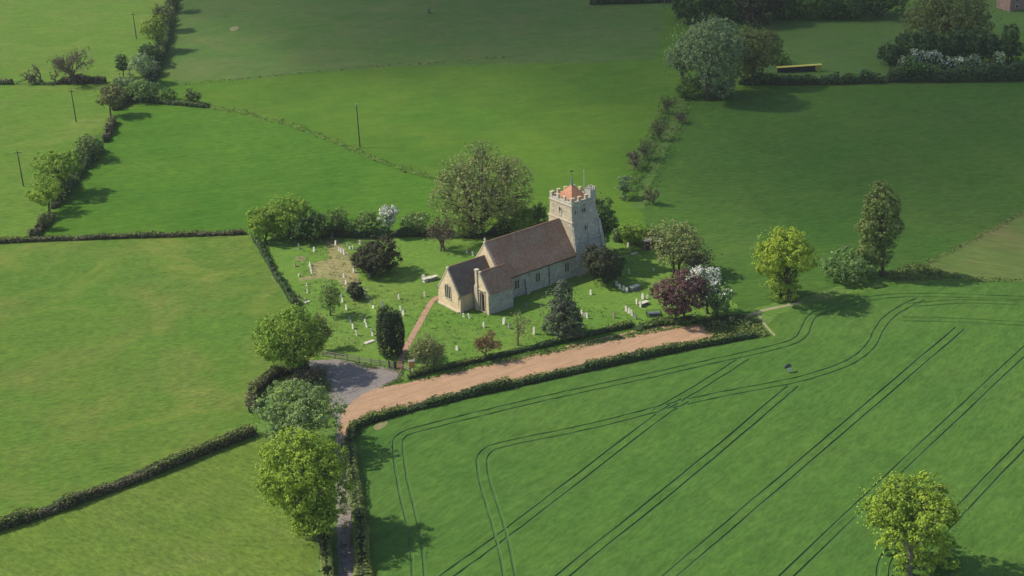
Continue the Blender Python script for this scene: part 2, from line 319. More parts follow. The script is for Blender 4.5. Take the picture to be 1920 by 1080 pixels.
# ------------------------------------------------------------------ crop with sunken wheel tracks
CROPZ = .22
crop_px = [(1700, 533), (1930, 530), (2700, 528), (3200, 1500), (692, 1500), (690, 1080), (676, 960), (662, 850), (670, 815), (700, 796), (795, 770), (912, 742), (1029, 717), (1145, 690), (1277, 662), (1420, 636), (1462, 634), (1440, 596), (1520, 574), (1660, 540)]
cb = [p for p in smooth([gp(*q) for q in crop_px], 1, True)]
trams = [
 [(800, 1500), (787, 1080), (777, 994), (755, 909), (745, 835), (752, 818), (775, 809), (892, 780), (1029, 747), (1212, 708), (1300, 688), (1480, 648), (1508, 632), (1518, 598), (1539, 585), (1643, 557), (1747, 554), (1915, 561), (2100, 566)],
 [(1010, 1500), (957, 1080), (940, 1002), (915, 924), (903, 874), (908, 849), (935, 836), (1107, 803), (1280, 757), (1384, 735), (1487, 717), (1550, 699), (1602, 679), (1636, 650), (1648, 622), (1664, 598), (1695, 577), (1731, 561)],
 [(1695, 600), (1800, 602), (1915, 609), (2100, 616)],
 [(1700, 575), (1800, 566), (1915, 570)],
 [(600, 1260), (842, 1080), (958, 998), (1240, 778), (1290, 750)],
 [(620, 1440), (1058, 1080), (1300, 886), (1490, 724)],
 [(900, 1390), (1283, 1061), (1801, 617)],
 [(1150, 1400), (1477, 1080), (1915, 666), (2100, 495)],
 [(1500, 1290), (1700, 1070), (1804, 956), (1915, 840), (2100, 648)],
 [(1235, 772), (1300, 735), (1350, 704), (1400, 672)],
 [(1660, 1300), (1655, 1090), (1660, 1050), (1678, 1032), (1712, 1012)],
]
inn = lambda x, y, poly: (sum(1 for i in range(len(poly)) if ((poly[i][1] > y) != (poly[i-1][1] > y)) and (x < (poly[i-1][0]-poly[i][0])*(y-poly[i][1])/(poly[i-1][1]-poly[i][1]+1e-12)+poly[i][0])) % 2) == 1
wheel = []
for tr in trams:
    p = smooth([gp(*q) for q in tr], 3)
    q = [p[0]]
    for a in p[1:]:
        if np.linalg.norm(a-q[-1]) > 1.2: q.append(a)
    for sgn in (-.8, .8):
        line = []
        for i in range(len(q)):
            d = q[min(i+1, len(q)-1)]-q[max(i-1, 0)]; d /= np.linalg.norm(d); n = np.array([-d[1], d[0]])
            line.append(q[i]+n*(sgn+rng.normal(0, .03)))
        L2 = [line[0]]
        for a, b in zip(line, line[1:]):
            k = max(1, int(np.linalg.norm(b-a)/3)); L2 += [a+(b-a)*j/k for j in range(1, k+1)]
        # keep only the run inside the crop
        run = [a for a in L2 if inn(a[0], a[1], cb)]
        wheel.append(run)
V2 = [tuple(p) for p in cb]; E2 = [(i, (i+1) % len(cb)) for i in range(len(cb))]
for run in wheel:
    if len(run) < 3: continue
    off = {}
    for h in (-.25, -.15, .15, .25):
        off[h] = []
        for i in range(len(run)):
            d = run[min(i+1, len(run)-1)]-run[max(i-1, 0)]; d = d/(np.linalg.norm(d)+1e-9); n = np.array([-d[1], d[0]])
            off[h].append(len(V2)); V2.append(tuple(run[i]+n*(h*(1+rng.uniform(-.05, .05)))))
    for h in off: E2 += list(zip(off[h], off[h][1:]))
    for i0, i1, sg in ((0, 1, -1), (-1, -2, 1)):
        d = run[i0]-run[i1]; d = d/(np.linalg.norm(d)+1e-9); n = np.array([-d[1], d[0]])
        a, b = len(V2), len(V2)+1; V2.append(tuple(run[i0]+d*.25-n*.25)); V2.append(tuple(run[i0]+d*.25+n*.25))
        E2 += [(a, b), (off[-.25][i0], a if sg > 0 else b), (off[.25][i0], b if sg > 0 else a), (off[-.15][i0], off[.15][i0])]
vo, eo, fo, _, _, _ = delaunay_2d_cdt([Vector(v) for v in V2], E2, [list(range(len(cb)))], 1, 1e-4)
vo = np.array([(v[0], v[1]) for v in vo])
segs = np.array([(*a, *b) for run in wheel for a, b in zip(run, run[1:])])
def dist_wheel(P):
    A = segs[:, :2]; B = segs[:, 2:]; D = B-A; L = (D**2).sum(1)
    o = np.empty(len(P))
    for i in range(0, len(P), 400):
        q = P[i:i+400, None, :]-A[None]; t = np.clip((q*D[None]).sum(2)/L, 0, 1)
        o[i:i+400] = np.sqrt(((q-t[..., None]*D[None])**2).sum(2)).min(1)
    return o
dv = dist_wheel(vo)
zz = np.where(dv < .19, .03+.10*(.5+.5*np.sin(vo[:, 0]*.9+vo[:, 1]*1.3)*np.sin(vo[:, 0]*.23)), CROPZ)
cen = np.array([vo[list(f)].mean(0) for f in fo]); dc = dist_wheel(cen)
me = bpy.data.meshes.new('crop_field')
nv = len(vo); verts = [(x, y, z) for (x, y), z in zip(vo, zz)]
faces = [tuple(f) for f in fo]; mi = [1 if d < .14 else 0 for d in dc]
loop = []
for p in cb: loop.append(int(np.argmin(((vo-p)**2).sum(1))))
base = len(verts); verts += [(p[0], p[1], 0) for p in cb]
for i in range(len(cb)):
    j = (i+1) % len(cb); faces.append((loop[i], loop[j], base+j, base+i)); mi.append(0)
me.from_pydata(verts, [], faces); me.materials.append(MT['crop']); me.materials.append(MT['soil']); me.polygons.foreach_set('material_index', mi)
bm = bmesh.new(); bm.from_mesh(me); bmesh.ops.recalc_face_normals(bm, faces=bm.faces)
if sum(f.normal.z for f in bm.faces) < 0: bmesh.ops.reverse_faces(bm, faces=bm.faces)
bm.to_mesh(me); bm.free()
tag(link('crop_field', me), 'dense green young wheat field with paired wheel tracks', 'field', None, 'structure')

# ------------------------------------------------------------------ foliage
def leaf_mesh(name, P, N, size, mats, midx=None, parent=None, extra=None, aspect=1.0, jit=.55):
    """N leaf clusters as little diamonds, one mesh; extra = MB of woody geometry put in the same mesh"""
    n = len(P); N = N+rng.normal(0, jit, (n, 3)); N /= np.linalg.norm(N, axis=1, keepdims=True)+1e-9
    a = rng.normal(0, 1, (n, 3)); T = np.cross(N, a); T /= np.linalg.norm(T, axis=1, keepdims=True)+1e-9; B = np.cross(N, T)
    s = (size*rng.uniform(.6, 1.3, n))[:, None]*.62
    V = np.stack([P+T*s*aspect, P+B*s*.8+N*s*.15, P-T*s*aspect, P-B*s*.8+N*s*.15], 1).reshape(-1, 3)
    ne = 0; fl = []; fm = []
    if extra is not None and extra.v:
        ev = np.array(extra.v); ne = len(ev); V = np.vstack([V, ev])
        fl = [tuple(i+4*n for i in f) for f in extra.f]; fm = extra.m
    tot = 4*n+sum(len(f) for f in fl)
    me = bpy.data.meshes.new(name); me.vertices.add(len(V)); me.vertices.foreach_set('co', V.astype(np.float32).ravel())
    me.loops.add(tot); me.loops.foreach_set('vertex_index', np.concatenate([np.arange(4*n, dtype=np.int32)]+[np.array(f, dtype=np.int32) for f in fl]))
    me.polygons.add(n+len(fl)); tots = np.concatenate([np.full(n, 4, np.int32), np.array([len(f) for f in fl], np.int32)]) if fl else np.full(n, 4, np.int32)
    st = np.concatenate([[0], np.cumsum(tots)[:-1]]).astype(np.int32)
    me.polygons.foreach_set('loop_start', st); me.polygons.foreach_set('loop_total', tots)
    mm = np.zeros(n+len(fl), np.int32)
    if midx is not None: mm[:n] = midx
    if fl: mm[n:] = fm
    for m in mats: me.materials.append(m)
    me.polygons.foreach_set('material_index', mm); me.update(calc_edges=True); me.validate()
    return link(name, me, parent)
def sph(n):
    v = rng.normal(0, 1, (n, 3)); return v/np.linalg.norm(v, axis=1, keepdims=True)

def tree(name, label, box, base=None, leaf='mid green leaves', cat='tree', size=None, cov=1.0, lobes=15, lr=.36, bark='barkdk', style='round', blossom=0.0, group=None, mix2=None, seed=None, low=.85, twigs=0, rmul=1.0, fork=0, rag=0):
    """box = outline of the crown in the photograph; base = foot of the trunk"""
    x0, y0, x1, y1 = box; xc, yc = (x0+x1)/2, (y0+y1)/2
    gy = base[1] if base else yc+(y1-y0)*.35
    gx = base[0] if base else xc
    for _ in range(4):
        B = gp(gx, gy); s = F/pj(B)[2]; ph = math.asin((HGT-B[2])/np.linalg.norm(B-CAMP))
        Rx = (x1-x0)/2/s; hp = (y1-y0)/2/s
        C = math.sqrt(max(hp*hp-(Rx*math.sin(ph))**2, (.35*Rx)**2))/math.cos(ph)
        if base is None:
            h = low*C; gy = yc+h*s*math.cos(ph)
        else: h = (gy-yc)/(s*math.cos(ph)); 
    if base is not None: h = max(h, C*.8)
    top = pj(B+np.array([0, 0, h])); offx = (xc-top[0])/s
    if base is None: offx = 0; gx += (xc-top[0]); B = gp(gx, gy)
    lx, ly = (offx, 0)
    root = empty(name, (B[0], B[1], 0)); tag(root, label, cat, group)
    size = size or max(.24, 2.4/s)*1.0
    Rx *= 1.07; C *= 1.05; cen = np.array([lx, ly, h]); rad = np.array([Rx, Rx, C])
    # lobes
    P = []; Nn = []; LC = []
    if style == 'cone':
        lobes = max(lobes, 34)
    for i in range(lobes):
        if style == 'cone':
            t = (i+.5)/lobes; t = t**.75; ang = i*2.4; rr = (1-t)*.78+.02
            c = cen+np.array([math.cos(ang)*Rx*rr*.72, math.sin(ang)*Rx*rr*.72, -C+2*C*t]); r = Rx*(.16+.28*(1-t))
            rl = np.array([r*1.15, r*1.15, r*.7])
        elif style == 'column':
            ang = i*2.4; t = rng.uniform(-.35, .35); c = cen+np.array([math.cos(ang)*Rx*.55, math.sin(ang)*Rx*.55, t*C]); rl = np.array([Rx*.36, Rx*.36, C*rng.uniform(.6, .72)])
        else:
            d = sph(1)[0]; d[2] = d[2]*.9+.12
            d /= np.linalg.norm(d); k = rng.uniform(.72-.2*rag, 1.08+.08*rag)
            l = lr*rng.uniform(.75, 1.35)
            if i < 4: d = d*np.array([.4, .4, .35]); k = 1; l = .55
            c = cen+d*rad*(1-l*.85)*k; r = l*min(Rx, C*1.2); rl = np.array([r, r, r*.85])
            if C > 1.6*Rx: rl = rl*np.array([1, 1, 1.35])
        LC.append((c, rl))
    for (c, rl) in LC:
        n = int(cov*4*math.pi*(rl[0]**2+rl[0]*rl[2])/2/(size*size)*1.05); n = max(12, min(n, 4000))
        q = sph(n); rr = rng.uniform(.72, 1.08, n)[:, None]; p = c+q*rl*rr
        cs = max(1.15, size*3.2); rm = (rl[0]+rl[2])/2
        if rm > .75 and style != 'column':
            n = int(n*1.15); nc = max(5, int(4*math.pi*rm*rm/(cs*cs)*1.0)); qc = sph(nc); cc = c+qc*rl*rng.uniform(.72, 1.08, nc)[:, None]; j = rng.integers(nc, size=n)
            q = sph(n); cr = cs*.40*rng.uniform(.6, 1.25, nc)[j][:, None]; p = cc[j]+q*cr*np.array([1, 1, .8])*rng.uniform(.75, 1.1, n)[:, None]
            q = q*.75+qc[j]*.5
        keep = np.ones(n, bool)
        for (c2, r2) in LC:
            if c2 is c: continue
            keep &= ~((((p-c2)/r2)**2).sum(1) < .5)
        keep |= rng.random(n) < .12
        keep &= p[:, 2] > .05
        P.append(p[keep]); Nn.append((q/rl*rl[0])[keep])
    P = np.vstack(P); Nn = np.vstack(Nn)
    # loose sprays around the outline
    k = int(len(P)*(.04 if C < 1.5*Rx else .005)); q = sph(k); P = np.vstack([P, cen+q*rad*rng.uniform(.85, 1.03, k)[:, None]]); Nn = np.vstack([Nn, q])
    m = P[:, 2] > .05; P = P[m]; Nn = Nn[m]
    Nn[:, 2] += .25
    mats = [MT[leaf]]; midx = np.zeros(len(P), int)
    if mix2: mats.append(MT[mix2]); midx[rng.random(len(P)) < .3] = 1
    if blossom:
        mats.append(MT['blossom']); q = (P[:, 2]-cen[2])/C+.35*np.sin(P[:, 0]*1.7)+.3*np.cos(P[:, 1]*1.3)
        midx[(q > .1) & (rng.random(len(P)) < blossom)] = len(mats)-1
        midx[(q > -.7) & (rng.random(len(P)) < blossom*.2)] = len(mats)-1
    leaf_mesh('foliage' if cat in ('shrub', 'bush', 'hedge') else 'crown', P, Nn, size, mats, midx, root, jit=.38)
    # wood
    wb = MB(); tr = max(.09, .024*h+.02*Rx) if base else .05*Rx+.04
    if style == 'round' and not base:
        for i in range(4):
            a = rng.uniform(0, 6.28); c, rl = LC[rng.integers(len(LC))]; wb.tube([(math.cos(a)*.15, math.sin(a)*.15, 0), c*.5, c], [tr*.6, tr*.4, tr*.12], 5)
    elif fork:
        for q_ in (-1, 1):
            for c, rl in LC:
                if (c[0]-lx)*q_ < 0: continue
                t = rng.uniform(.15, .6); fo_ = np.array([q_*.16*Rx, 0, h*.9]); s0 = np.array([q_*.5, 0, -.1])*(1-t)+fo_*t
                wb.tube([s0, (s0+c)/2+np.array([0, 0, .08*h]), c, c+(c-cen)*.2], [tr*.3, tr*.2, tr*.1, tr*.03], 4)
            wb.tube([(q_*.5, 0, -.1), (q_*.09*Rx, 0, h*.5), (q_*.16*Rx, 0, h*.9), (q_*.22*Rx, 0, h+C*.6)], [tr, tr*.75, tr*.5, tr*.1], 7)
    else:
        topz = h+C*(.85 if style in ('cone', 'column') or C > 1.6*Rx else .3)
        wb.tube([(0, 0, -.1), (0, 0, .15*h), (lx*.3+rng.normal(0, .1), 0, h*.5), (lx*.8, 0, h*.8), (lx, 0, topz)], [tr*1.35, tr, tr*.8, tr*.55, tr*.12], 7)
        if style == 'round':
            for c, rl in LC:
                t = rng.uniform(.3, .7); s0 = np.array([lx*.6*t, 0, h*t*1.1]); wb.tube([s0, (s0+c)/2+np.array([0, 0, .05*h]), c, c+(c-cen)*.3], [tr*.38, tr*.26, tr*.13, tr*.04], 5)
    if twigs: twig(wb, cen, rad, LC, tr, twigs)
    wb.build('trunk' if base else 'stems', MT[bark], root, True)
    return root
def twig(wb, cen, rad, LC, tr, n):
    for i in range(n):
        c, rl = LC[rng.integers(len(LC))]; d = sph(1)[0]; d[2] = abs(d[2])*.8+.1
        e = c+d*rl*1.25; wb.tube([c-(c-cen)*.2, (c+e)/2+rng.normal(0, .1*rl[0], 3), e], [tr*.12, tr*.07, tr*.02], 3, cap=False)

def bare_tree(name, label, base, topy, wpx, leaf='brown buds', nleaf=500, cat='tree', depth=5, bark='twig', spread=.62, size=.35, group=None, lean=0, r0=None, forks=1, thick=1.0):
    """open branch skeleton with few leaves"""
    B = gp(*base); s = F/pj(B)[2]; ph = math.asin(HGT/np.linalg.norm(B-CAMP))
    H = (base[1]-topy)/(s*math.cos(ph)); W = wpx/s/2
    root = empty(name, (B[0], B[1], 0)); tag(root, label, cat, group)
    wb = MB(); tips = []
    def rec(p, d, L, r, k):
        q = p+d*L*.5+rng.normal(0, .04*L, 3); e = q+d*L*.5+rng.normal(0, .05*L, 3)
        r = max(r, .018); wb.tube([p, q, e], [r, r*.82, r*.62], 6 if k > 3 else (4 if k > 1 else 3), cap=False)
        if k <= 2: tips.append((q, d)); tips.append((e, d))
        if k == 0: return
        for i in range(3 if k < depth else 3+forks):
            v = sph(1)[0]; v -= v@d*d; v /= np.linalg.norm(v); nd = d*(1-spread*.5)+v*spread+np.array([0, 0, .14]); nd /= np.linalg.norm(nd)
            st = e if i < 2 else q
            rec(st, nd, L*rng.uniform(.62, .84), r*.58, k-1)
    r0 = r0 or .02*H+.06
    for fk in range(forks):
        a = fk*2.6+.6; d0 = np.array([.28*math.cos(a)*(forks > 1)+lean, .28*math.sin(a)*(forks > 1), 1.]); d0 /= np.linalg.norm(d0)
        rec(np.array([(fk-.5*(forks-1))*.9, 0, -.1]), d0, H*.26, r0*thick, depth)
    V = np.array(wb.v); zmax = V[:, 2].max(); V[:, 2] *= H*.97/zmax
    xm = np.percentile(np.abs(V[:, 0]-V[:, 0].mean()), 98); f = W/max(xm, .1); V[:, 0] = V[:, 0]*(1+(f-1)*np.clip(V[:, 2]/(H*.35), 0, 1)); V[:, 1] = V[:, 1]*(1+(f-1)*np.clip(V[:, 2]/(H*.35), 0, 1))
    wb.v = [tuple(v) for v in V]
    wb.build('trunk', MT[bark], root, False)
    if nleaf:
        T = np.array([t[0] for t in tips]); T[:, 2] *= H*.97/zmax; k = np.clip(T[:, 2]/(H*.35), 0, 1); T[:, 0] *= 1+(f-1)*k; T[:, 1] *= 1+(f-1)*k
        P = T[rng.integers(len(T), size=nleaf)]+rng.normal(0, .028*H+.12, (nleaf, 3)); P = P[P[:, 2] > .1]
        leaf_mesh('crown', P, sph(len(P)), size, [MT[leaf]], None, root)
    return root

def hedge(label, px, wd, ht, leaf='hedge leaves', leaf2='bright hedge leaves', top2=.6, size=.3, dens=1.0, rough=.27, name='hedge', gapp=0.0, group=None, bl=0.0, core=True):
    """hedge along a line: lumpy twiggy core under a skin of leaf clusters"""
    p = smooth([gp(*q) for q in px], 2); q = [p[0]]
    for a, b in zip(p, p[1:]):
        k = max(1, int(np.linalg.norm(b-a)/1.2)); q += [a+(b-a)*j/k for j in range(1, k+1)]
    o0 = np.array([*q[0], 0]); wb = MB(); rings = []; fr = []
    n = len(q); hv = np.ones(n); wv = np.ones(n)
    for i in range(n):
        hv[i] = 1+rough*(math.sin(i*.9+px[0][0])*.5+math.sin(i*.31)*.5+rng.normal(0, .5)); wv[i] = 1+rough*.6*(math.sin(i*.7+1)*.6+rng.normal(0, .5))
    for i, t_ in ((0, .4), (1, .8), (n-1, .4), (n-2, .8)):
        if 0 <= i < n: hv[i] *= t_; wv[i] *= t_
    for i in range(n):
        d = q[min(i+1, n-1)]-q[max(i-1, 0)]; d /= np.linalg.norm(d)+1e-9; nn = np.array([-d[1], d[0]]); h = ht*hv[i]; w_ = wd*wv[i]/2
        fr.append((q[i], nn, h, w_, d))
        if core:
            prof = [(-.8, 0), (-.85, .5), (-.6, .85), (0, .9), (.6, .85), (.85, .5), (.8, 0)]
            rings.append([(*(q[i]+nn*a*w_*.9-o0[:2]), b*h) for a, b in prof])
    P = []; N = []
    for i in range(n-1):
        if gapp and (math.sin(i*.55+px[0][1])*.5+.5+rng.normal(0, .15)) < gapp: rings[i] = rings[i] if not core else rings[i]; skip = True
        else: skip = False
        if core and not skip:
            a, b = rings[i], rings[i+1]
            for j in range(6): wb.face([a[j], a[j+1], b[j+1], b[j]], 2)
            wb.face(a[::-1], 2); wb.face(b, 2)
        L = np.linalg.norm(q[i+1]-q[i]); pos, nn, h, w_, d = fr[i]
        k = int(dens*L*(2*w_+2*h)*1.15/(size*size)*(.25 if skip else 1))
        t = rng.uniform(0, math.pi, k); e = .45
        cx = np.sign(np.cos(t))*np.abs(np.cos(t))**e*w_; cz = np.abs(np.sin(t))**e*h
        sc_ = rng.uniform(.86, 1.1, k); cx *= sc_; cz = cz*(.5+.5*sc_)*(.4 if skip else 1)
        al = rng.uniform(0, 1, k)[:, None]
        xy = q[i]+(q[i+1]-q[i])*al+nn*cx[:, None]
        P.append(np.column_stack([xy-o0[:2], cz])); nr = np.column_stack([nn[0]*np.cos(t), nn[1]*np.cos(t), np.sin(t)+.15]); N.append(nr)
    P = np.vstack(P); N = np.vstack(N)
    mats = [MT[leaf], MT[leaf2], MT['core'], MT['blossom']]; midx = np.where((rng.random(len(P)) < top2+.3*np.sin(P[:, 0]*.17+P[:, 1]*.11)) & (P[:, 2] > .82*ht), 1, 0)  # second leaf material near the top; bright ones put sunlit tops into colour
    if bl: midx[(rng.random(len(P)) < bl) & (P[:, 2] > .45*ht) & (np.sin(P[:, 0]*.5)+rng.normal(0, .5, len(P)) > -.4)] = 3
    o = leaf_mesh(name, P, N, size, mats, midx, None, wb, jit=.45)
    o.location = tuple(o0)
    return tag(o, label, name.replace('_', ' '), group, None if name == 'hedge' else 'stuff')

def tufts(name, label, pxs, n, h, leaf='weed leaves', size=.3, cat='weeds', leaf2=None, kind='stuff'):
    """ground cover scattered in a polygon"""
    poly = [gp(*q)[:2] for q in pxs]; P = []; mn = np.min(poly, 0); mx = np.max(poly, 0)
    c = []
    while len(c) < n:
        a = rng.uniform(mn, mx)
        if inn(a[0], a[1], poly): c.append(a)
    for a in c:
        k = rng.integers(4, 10); r = rng.uniform(.15, .5)
        P.append(np.column_stack([a+rng.normal(0, r, (k, 2)), rng.uniform(.02, h*rng.uniform(.4, 1.1), k)]))
    P = np.vstack(P); N = sph(len(P)); N[:, 2] = abs(N[:, 2])+.3
    mats = [MT[leaf]]+([MT[leaf2]] if leaf2 else []); mi = (rng.random(len(P)) < .35).astype(int) if leaf2 else None
    return tag(leaf_mesh(name, P, N, size, mats, mi, None), label, cat, None, kind)

# ------------------------------------------------------------------ church
CH_A = R(36.8); CH_O = gp(860.7, 586.3)
church = empty('church', (CH_O[0], CH_O[1], 0), CH_A)
tag(church, 'old stone village church with brown tiled roofs and battlemented tower', 'church')
MT['ashlar'] = stone_mat('cream rubble wall', (.82, .64, .41), (.68, .53, .33), (.50, .40, .26), (.6, .48, .33))
MT['towerstone'] = stone_mat('grey tower stone', (.55, .52, .44), (.43, .405, .345), (.29, .28, .24), (.43, .41, .36), .5, .24)
MT['dressed'] = plain('dressed stone', (.52, .45, .32), (.40, .34, .25), 2.5)
MT['navetile'] = tile_mat('brown roof tiles', (.38, .215, .13), (.29, .17, .11), (.38, .33, .24), .55)
MT['chanceltile'] = tile_mat('dark slate tiles', (.18, .14, .115), (.14, .112, .097), (.24, .22, .16), .5)
MT['orangetile'] = tile_mat('orange clay tiles', (.52, .24, .135), (.43, .20, .115), (.42, .28, .18), .35)
MT['ridge'] = plain('red ridge tiles', (.30, .17, .11), (.22, .13, .09), 3)
MT['glass'] = plain('dark leaded glass', (.018, .02, .024), (.03, .034, .038), 4, .35, .01, 3, .5)
MT['lead'] = plain('grey lead', (.16, .17, .18), (.22, .23, .235), 2)
MT['metal'] = plain('pale painted metal', (.45, .46, .46), (.36, .37, .38), 3, .5)
MT['iron'] = plain('black iron', (.02, .022, .028), (.04, .045, .055), 4, .45, .005, 3, .5)
MT['wood'] = plain('weathered timber', (.24, .21, .15), (.33, .30, .22), 4)
MT['wooddk'] = plain('dark creosoted timber', (.05, .04, .032), (.08, .066, .052), 4)
MT['redpost'] = plain('pink plastered pier', (.34, .23, .18), (.28, .19, .15), 2)

def walls(name, x0, x1, y0, y1, e0, e1, yc, zr, mat):
    mb = MB(); prof = [(y0, -.2), (y1, -.2), (y1, e1), (yc, zr), (y0, e0)]
    mb.hull([(x0, a, b) for a, b in prof], [(x1, a, b) for a, b in prof]); return mb.build(name, mat, church)
def roof(name, x0, x1, yc, zr, ends, mat, oh=.32, th=.2, ridge='ridge', lift=.06):
    mb = MB()
    for ye, ze in ends:
        sy = 1 if ye > yc else -1; sl = (zr-ze)/abs(ye-yc); L = math.hypot(1, sl); ny, nz = sy*sl/L, 1/L
        a = (yc, zr+lift); b = (ye+sy*oh, ze-sl*oh+lift)
        prof = [a, b, (b[0]+ny*th, b[1]+nz*th), (a[0], a[1]+th*L)]
        mb.hull([(x0, p, q) for p, q in prof], [(x1, p, q) for p, q in prof])
    o = mb.build(name, mat, church)
    r = MB(); zt = zr+lift+th*L; r.tube([(x0-.03, yc, zt), (x1+.02, yc, zt)], [.13, .13], 8); r.build('ridge_tiles', MT[ridge], o)
    return o
def coping(name, x, yc, zr, ends, wdt=.35, rise=.34, th=.3):
    mb = MB()
    for ye, ze in ends:
        sy = 1 if ye > yc else -1; sl = (zr-ze)/abs(ye-yc); b = (ye+sy*.3, ze-sl*.3)
        prof = [(yc, zr+rise), (b[0], b[1]+rise), (b[0], b[1]+rise-th*1.5), (yc, zr+rise-th*1.5)]
        mb.hull([(x-.06, p, q) for p, q in prof], [(x+wdt, p, q) for p, q in prof])
    mb.box(x-.12, x+wdt+.05, yc-.25, yc+.25, zr+rise-.1, zr+rise+.22)
    return mb.build(name, MT['dressed'], church)
def arch(c, w_, z0, z1, n=5, point=.8):
    hw = w_/2; zs = z1-hw*1.5*point; p = [(c-hw, z0), (c+hw, z0), (c+hw, zs)]
    for i in range(1, n): t = i/n; p.append((c+hw*math.cos(t*math.pi/2)**.8, zs+(z1-zs)*math.sin(t*math.pi/2)))
    p.append((c, z1))
    for i in range(n-1, 0, -1): t = i/n; p.append((c-hw*math.cos(t*math.pi/2)**.8, zs+(z1-zs)*math.sin(t*math.pi/2)))
    p.append((c-hw, zs)); return p
def window(side, plane, c, z0, z1, nl, lw, name='window', label=None, square=False, fr=.14):
    """stone frame proud of the wall, dark lights a few cm deeper than its face"""
    W = nl*lw+(nl+1)*fr; mb = MB()
    def put(m, prof, d0, d1):
        if side == 'S': m.hull([(a, plane-d0, b) for a, b in prof], [(a, plane-d1, b) for a, b in prof])
        else: m.hull([(plane-d0, a, b) for a, b in prof], [(plane-d1, a, b) for a, b in prof])
    L = [c-W/2+fr+lw/2+i*(lw+fr) for i in range(nl)]
    hs = [z1-fr*1.2-(0 if nl == 1 else .25*abs(i-(nl-1)/2)) for i in range(nl)]
    # jambs, mullions, sill and head
    for i in range(nl+1):
        x = c-W/2+i*(lw+fr); put(mb, [(x, z0), (x+fr, z0), (x+fr, min(hs[max(0, i-1)], hs[min(i, nl-1)])-.05), (x, min(hs[max(0, i-1)], hs[min(i, nl-1)])-.05)], -.05, .12)
    put(mb, [(c-W/2-.08, z0-.16), (c+W/2+.08, z0-.16), (c+W/2+.08, z0), (c-W/2-.08, z0)], -.05, .17)
    hd = arch(c, W+.1, z1-.5, z1+.15) if not square else [(c-W/2, z1-.25), (c+W/2, z1-.25), (c+W/2, z1+.1), (c-W/2, z1+.1)]
    top = [p for p in hd if p[1] > z1-.6]
    for i in range(nl):
        x = L[i]; put(mb, [(x-lw/2, hs[i]-lw*.55), (x-lw/2, hs[i]+.1), (x-lw*.1, hs[i]+.1), (x-lw*.1, hs[i]-.02)][::-1], -.05, .10)
        put(mb, [(x+lw/2, hs[i]-lw*.55), (x+lw/2, hs[i]+.1), (x+lw*.1, hs[i]+.1), (x+lw*.1, hs[i]-.02)], -.05, .10)
    if square: put(mb, [(c-W/2-.1, z1+.0), (c+W/2+.1, z1+.0), (c+W/2+.1, z1+.2), (c-W/2-.1, z1+.2)], -.05, .19)
    o = mb.build(name, MT['dressed'], church)
    if label: o['label'] = label
    g = MB()
    for i in range(nl):
        x = L[i]; put(g, [(x-lw/2, z0), (x+lw/2, z0), (x+lw/2, hs[i]-lw*.3), (x, hs[i]+.12), (x-lw/2, hs[i]-lw*.3)], -.04, .035)
    g.build('pane', MT['glass'], o)
    return o
def buttress(pts0, pts1, z1, mat='towerstone', z0=-.2):
    mb = MB(); mb.hull([(a, b, z0) for a, b in pts0], [(a, b, z1) for a, b in pts1]); return mb.build('buttress', MT[mat], church)
rect = lambda x0, x1, y0, y1: [(x0, y0), (x1, y0), (x1, y1), (x0, y1)]

walls('chancel_wall', 0, 8.98, 0, 6.3, 3.7, 3.7, 3.15, 8.0, MT['ashlar'])
roof('chancel_roof', .28, 8.95, 3.15, 8.0, [(0, 3.7), (6.3, 3.7)], MT['chanceltile'])
coping('gable_coping', 0, 3.15, 8.0, [(0, 3.7), (6.3, 3.7)], .3, .26, .26)
window('E', 0, 3.3, 2.0, 5.1, 3, .46, label='three light window with stone tracery in the chancel end')
for y in (-.55, 6.25): buttress(rect(-.05, .75, y, y+.6), rect(.15, .7, y+(.1 if y < 0 else 0), y+.5), 2.7, 'ashlar')
mb = MB(); mb.box(-.35, 9, -.25, 0, -.1, .25); mb.box(-.35, 0, -.25, 6.6, -.1, .28); mb.build('plinth', MT['dressed'], church)

walls('nave_wall', 9, 27.7, -1.6, 7.6, 5.0, 5.0, 3.0, 10.75, MT['towerstone'])
ng = MB(); prof = [(-1.62, 0), (7.62, 0), (7.62, 5.0), (3.0, 10.78), (-1.62, 5.0)]
ng.hull([(8.9, a, b) for a, b in prof], [(9.3, a, b) for a, b in prof]); ng.build('nave_gable_wall', MT['ashlar'], church)  # sun-facing gable skin, lighter than the side walls: lit tone put into colour
roof('nave_roof', 9.32, 27.9, 3.0, 10.75, [(-1.6, 5.0), (7.6, 5.0)], MT['navetile'], oh=.38, ridge='navetile')
coping('gable_coping', 8.9, 3.0, 10.75, [(-1.6, 5.0), (7.6, 5.0)], .42, .3, .3)
mb = MB(); mb.box(9.0, 9.2, 2.9, 3.1, 11.1, 12.0); mb.box(9.02, 9.18, 2.68, 3.32, 11.55, 11.73); mb.build('gable_cross', MT['dressed'], church)
for c in (25.5, 18.1, 12.9): window('S', -1.6, c, 1.7, 3.9, 2, .42, square=True)
buttress(rect(14.9, 15.6, -2.3, -1.62), rect(14.9, 15.6, -1.75, -1.62), 3.4)
mb = MB(); mb.tube([(20.9, -1.72, 0), (20.9, -1.72, 4.8)], [.07, .07], 6); mb.box(20.75, 21.05, -1.86, -1.62, 4.3, 4.65); mb.build('drainpipe', MT['iron'], church)
mb = MB(); mb.box(9.7, 27.6, -2.06, -1.94, 4.45, 4.57); mb.build('gutter', MT['iron'], church)

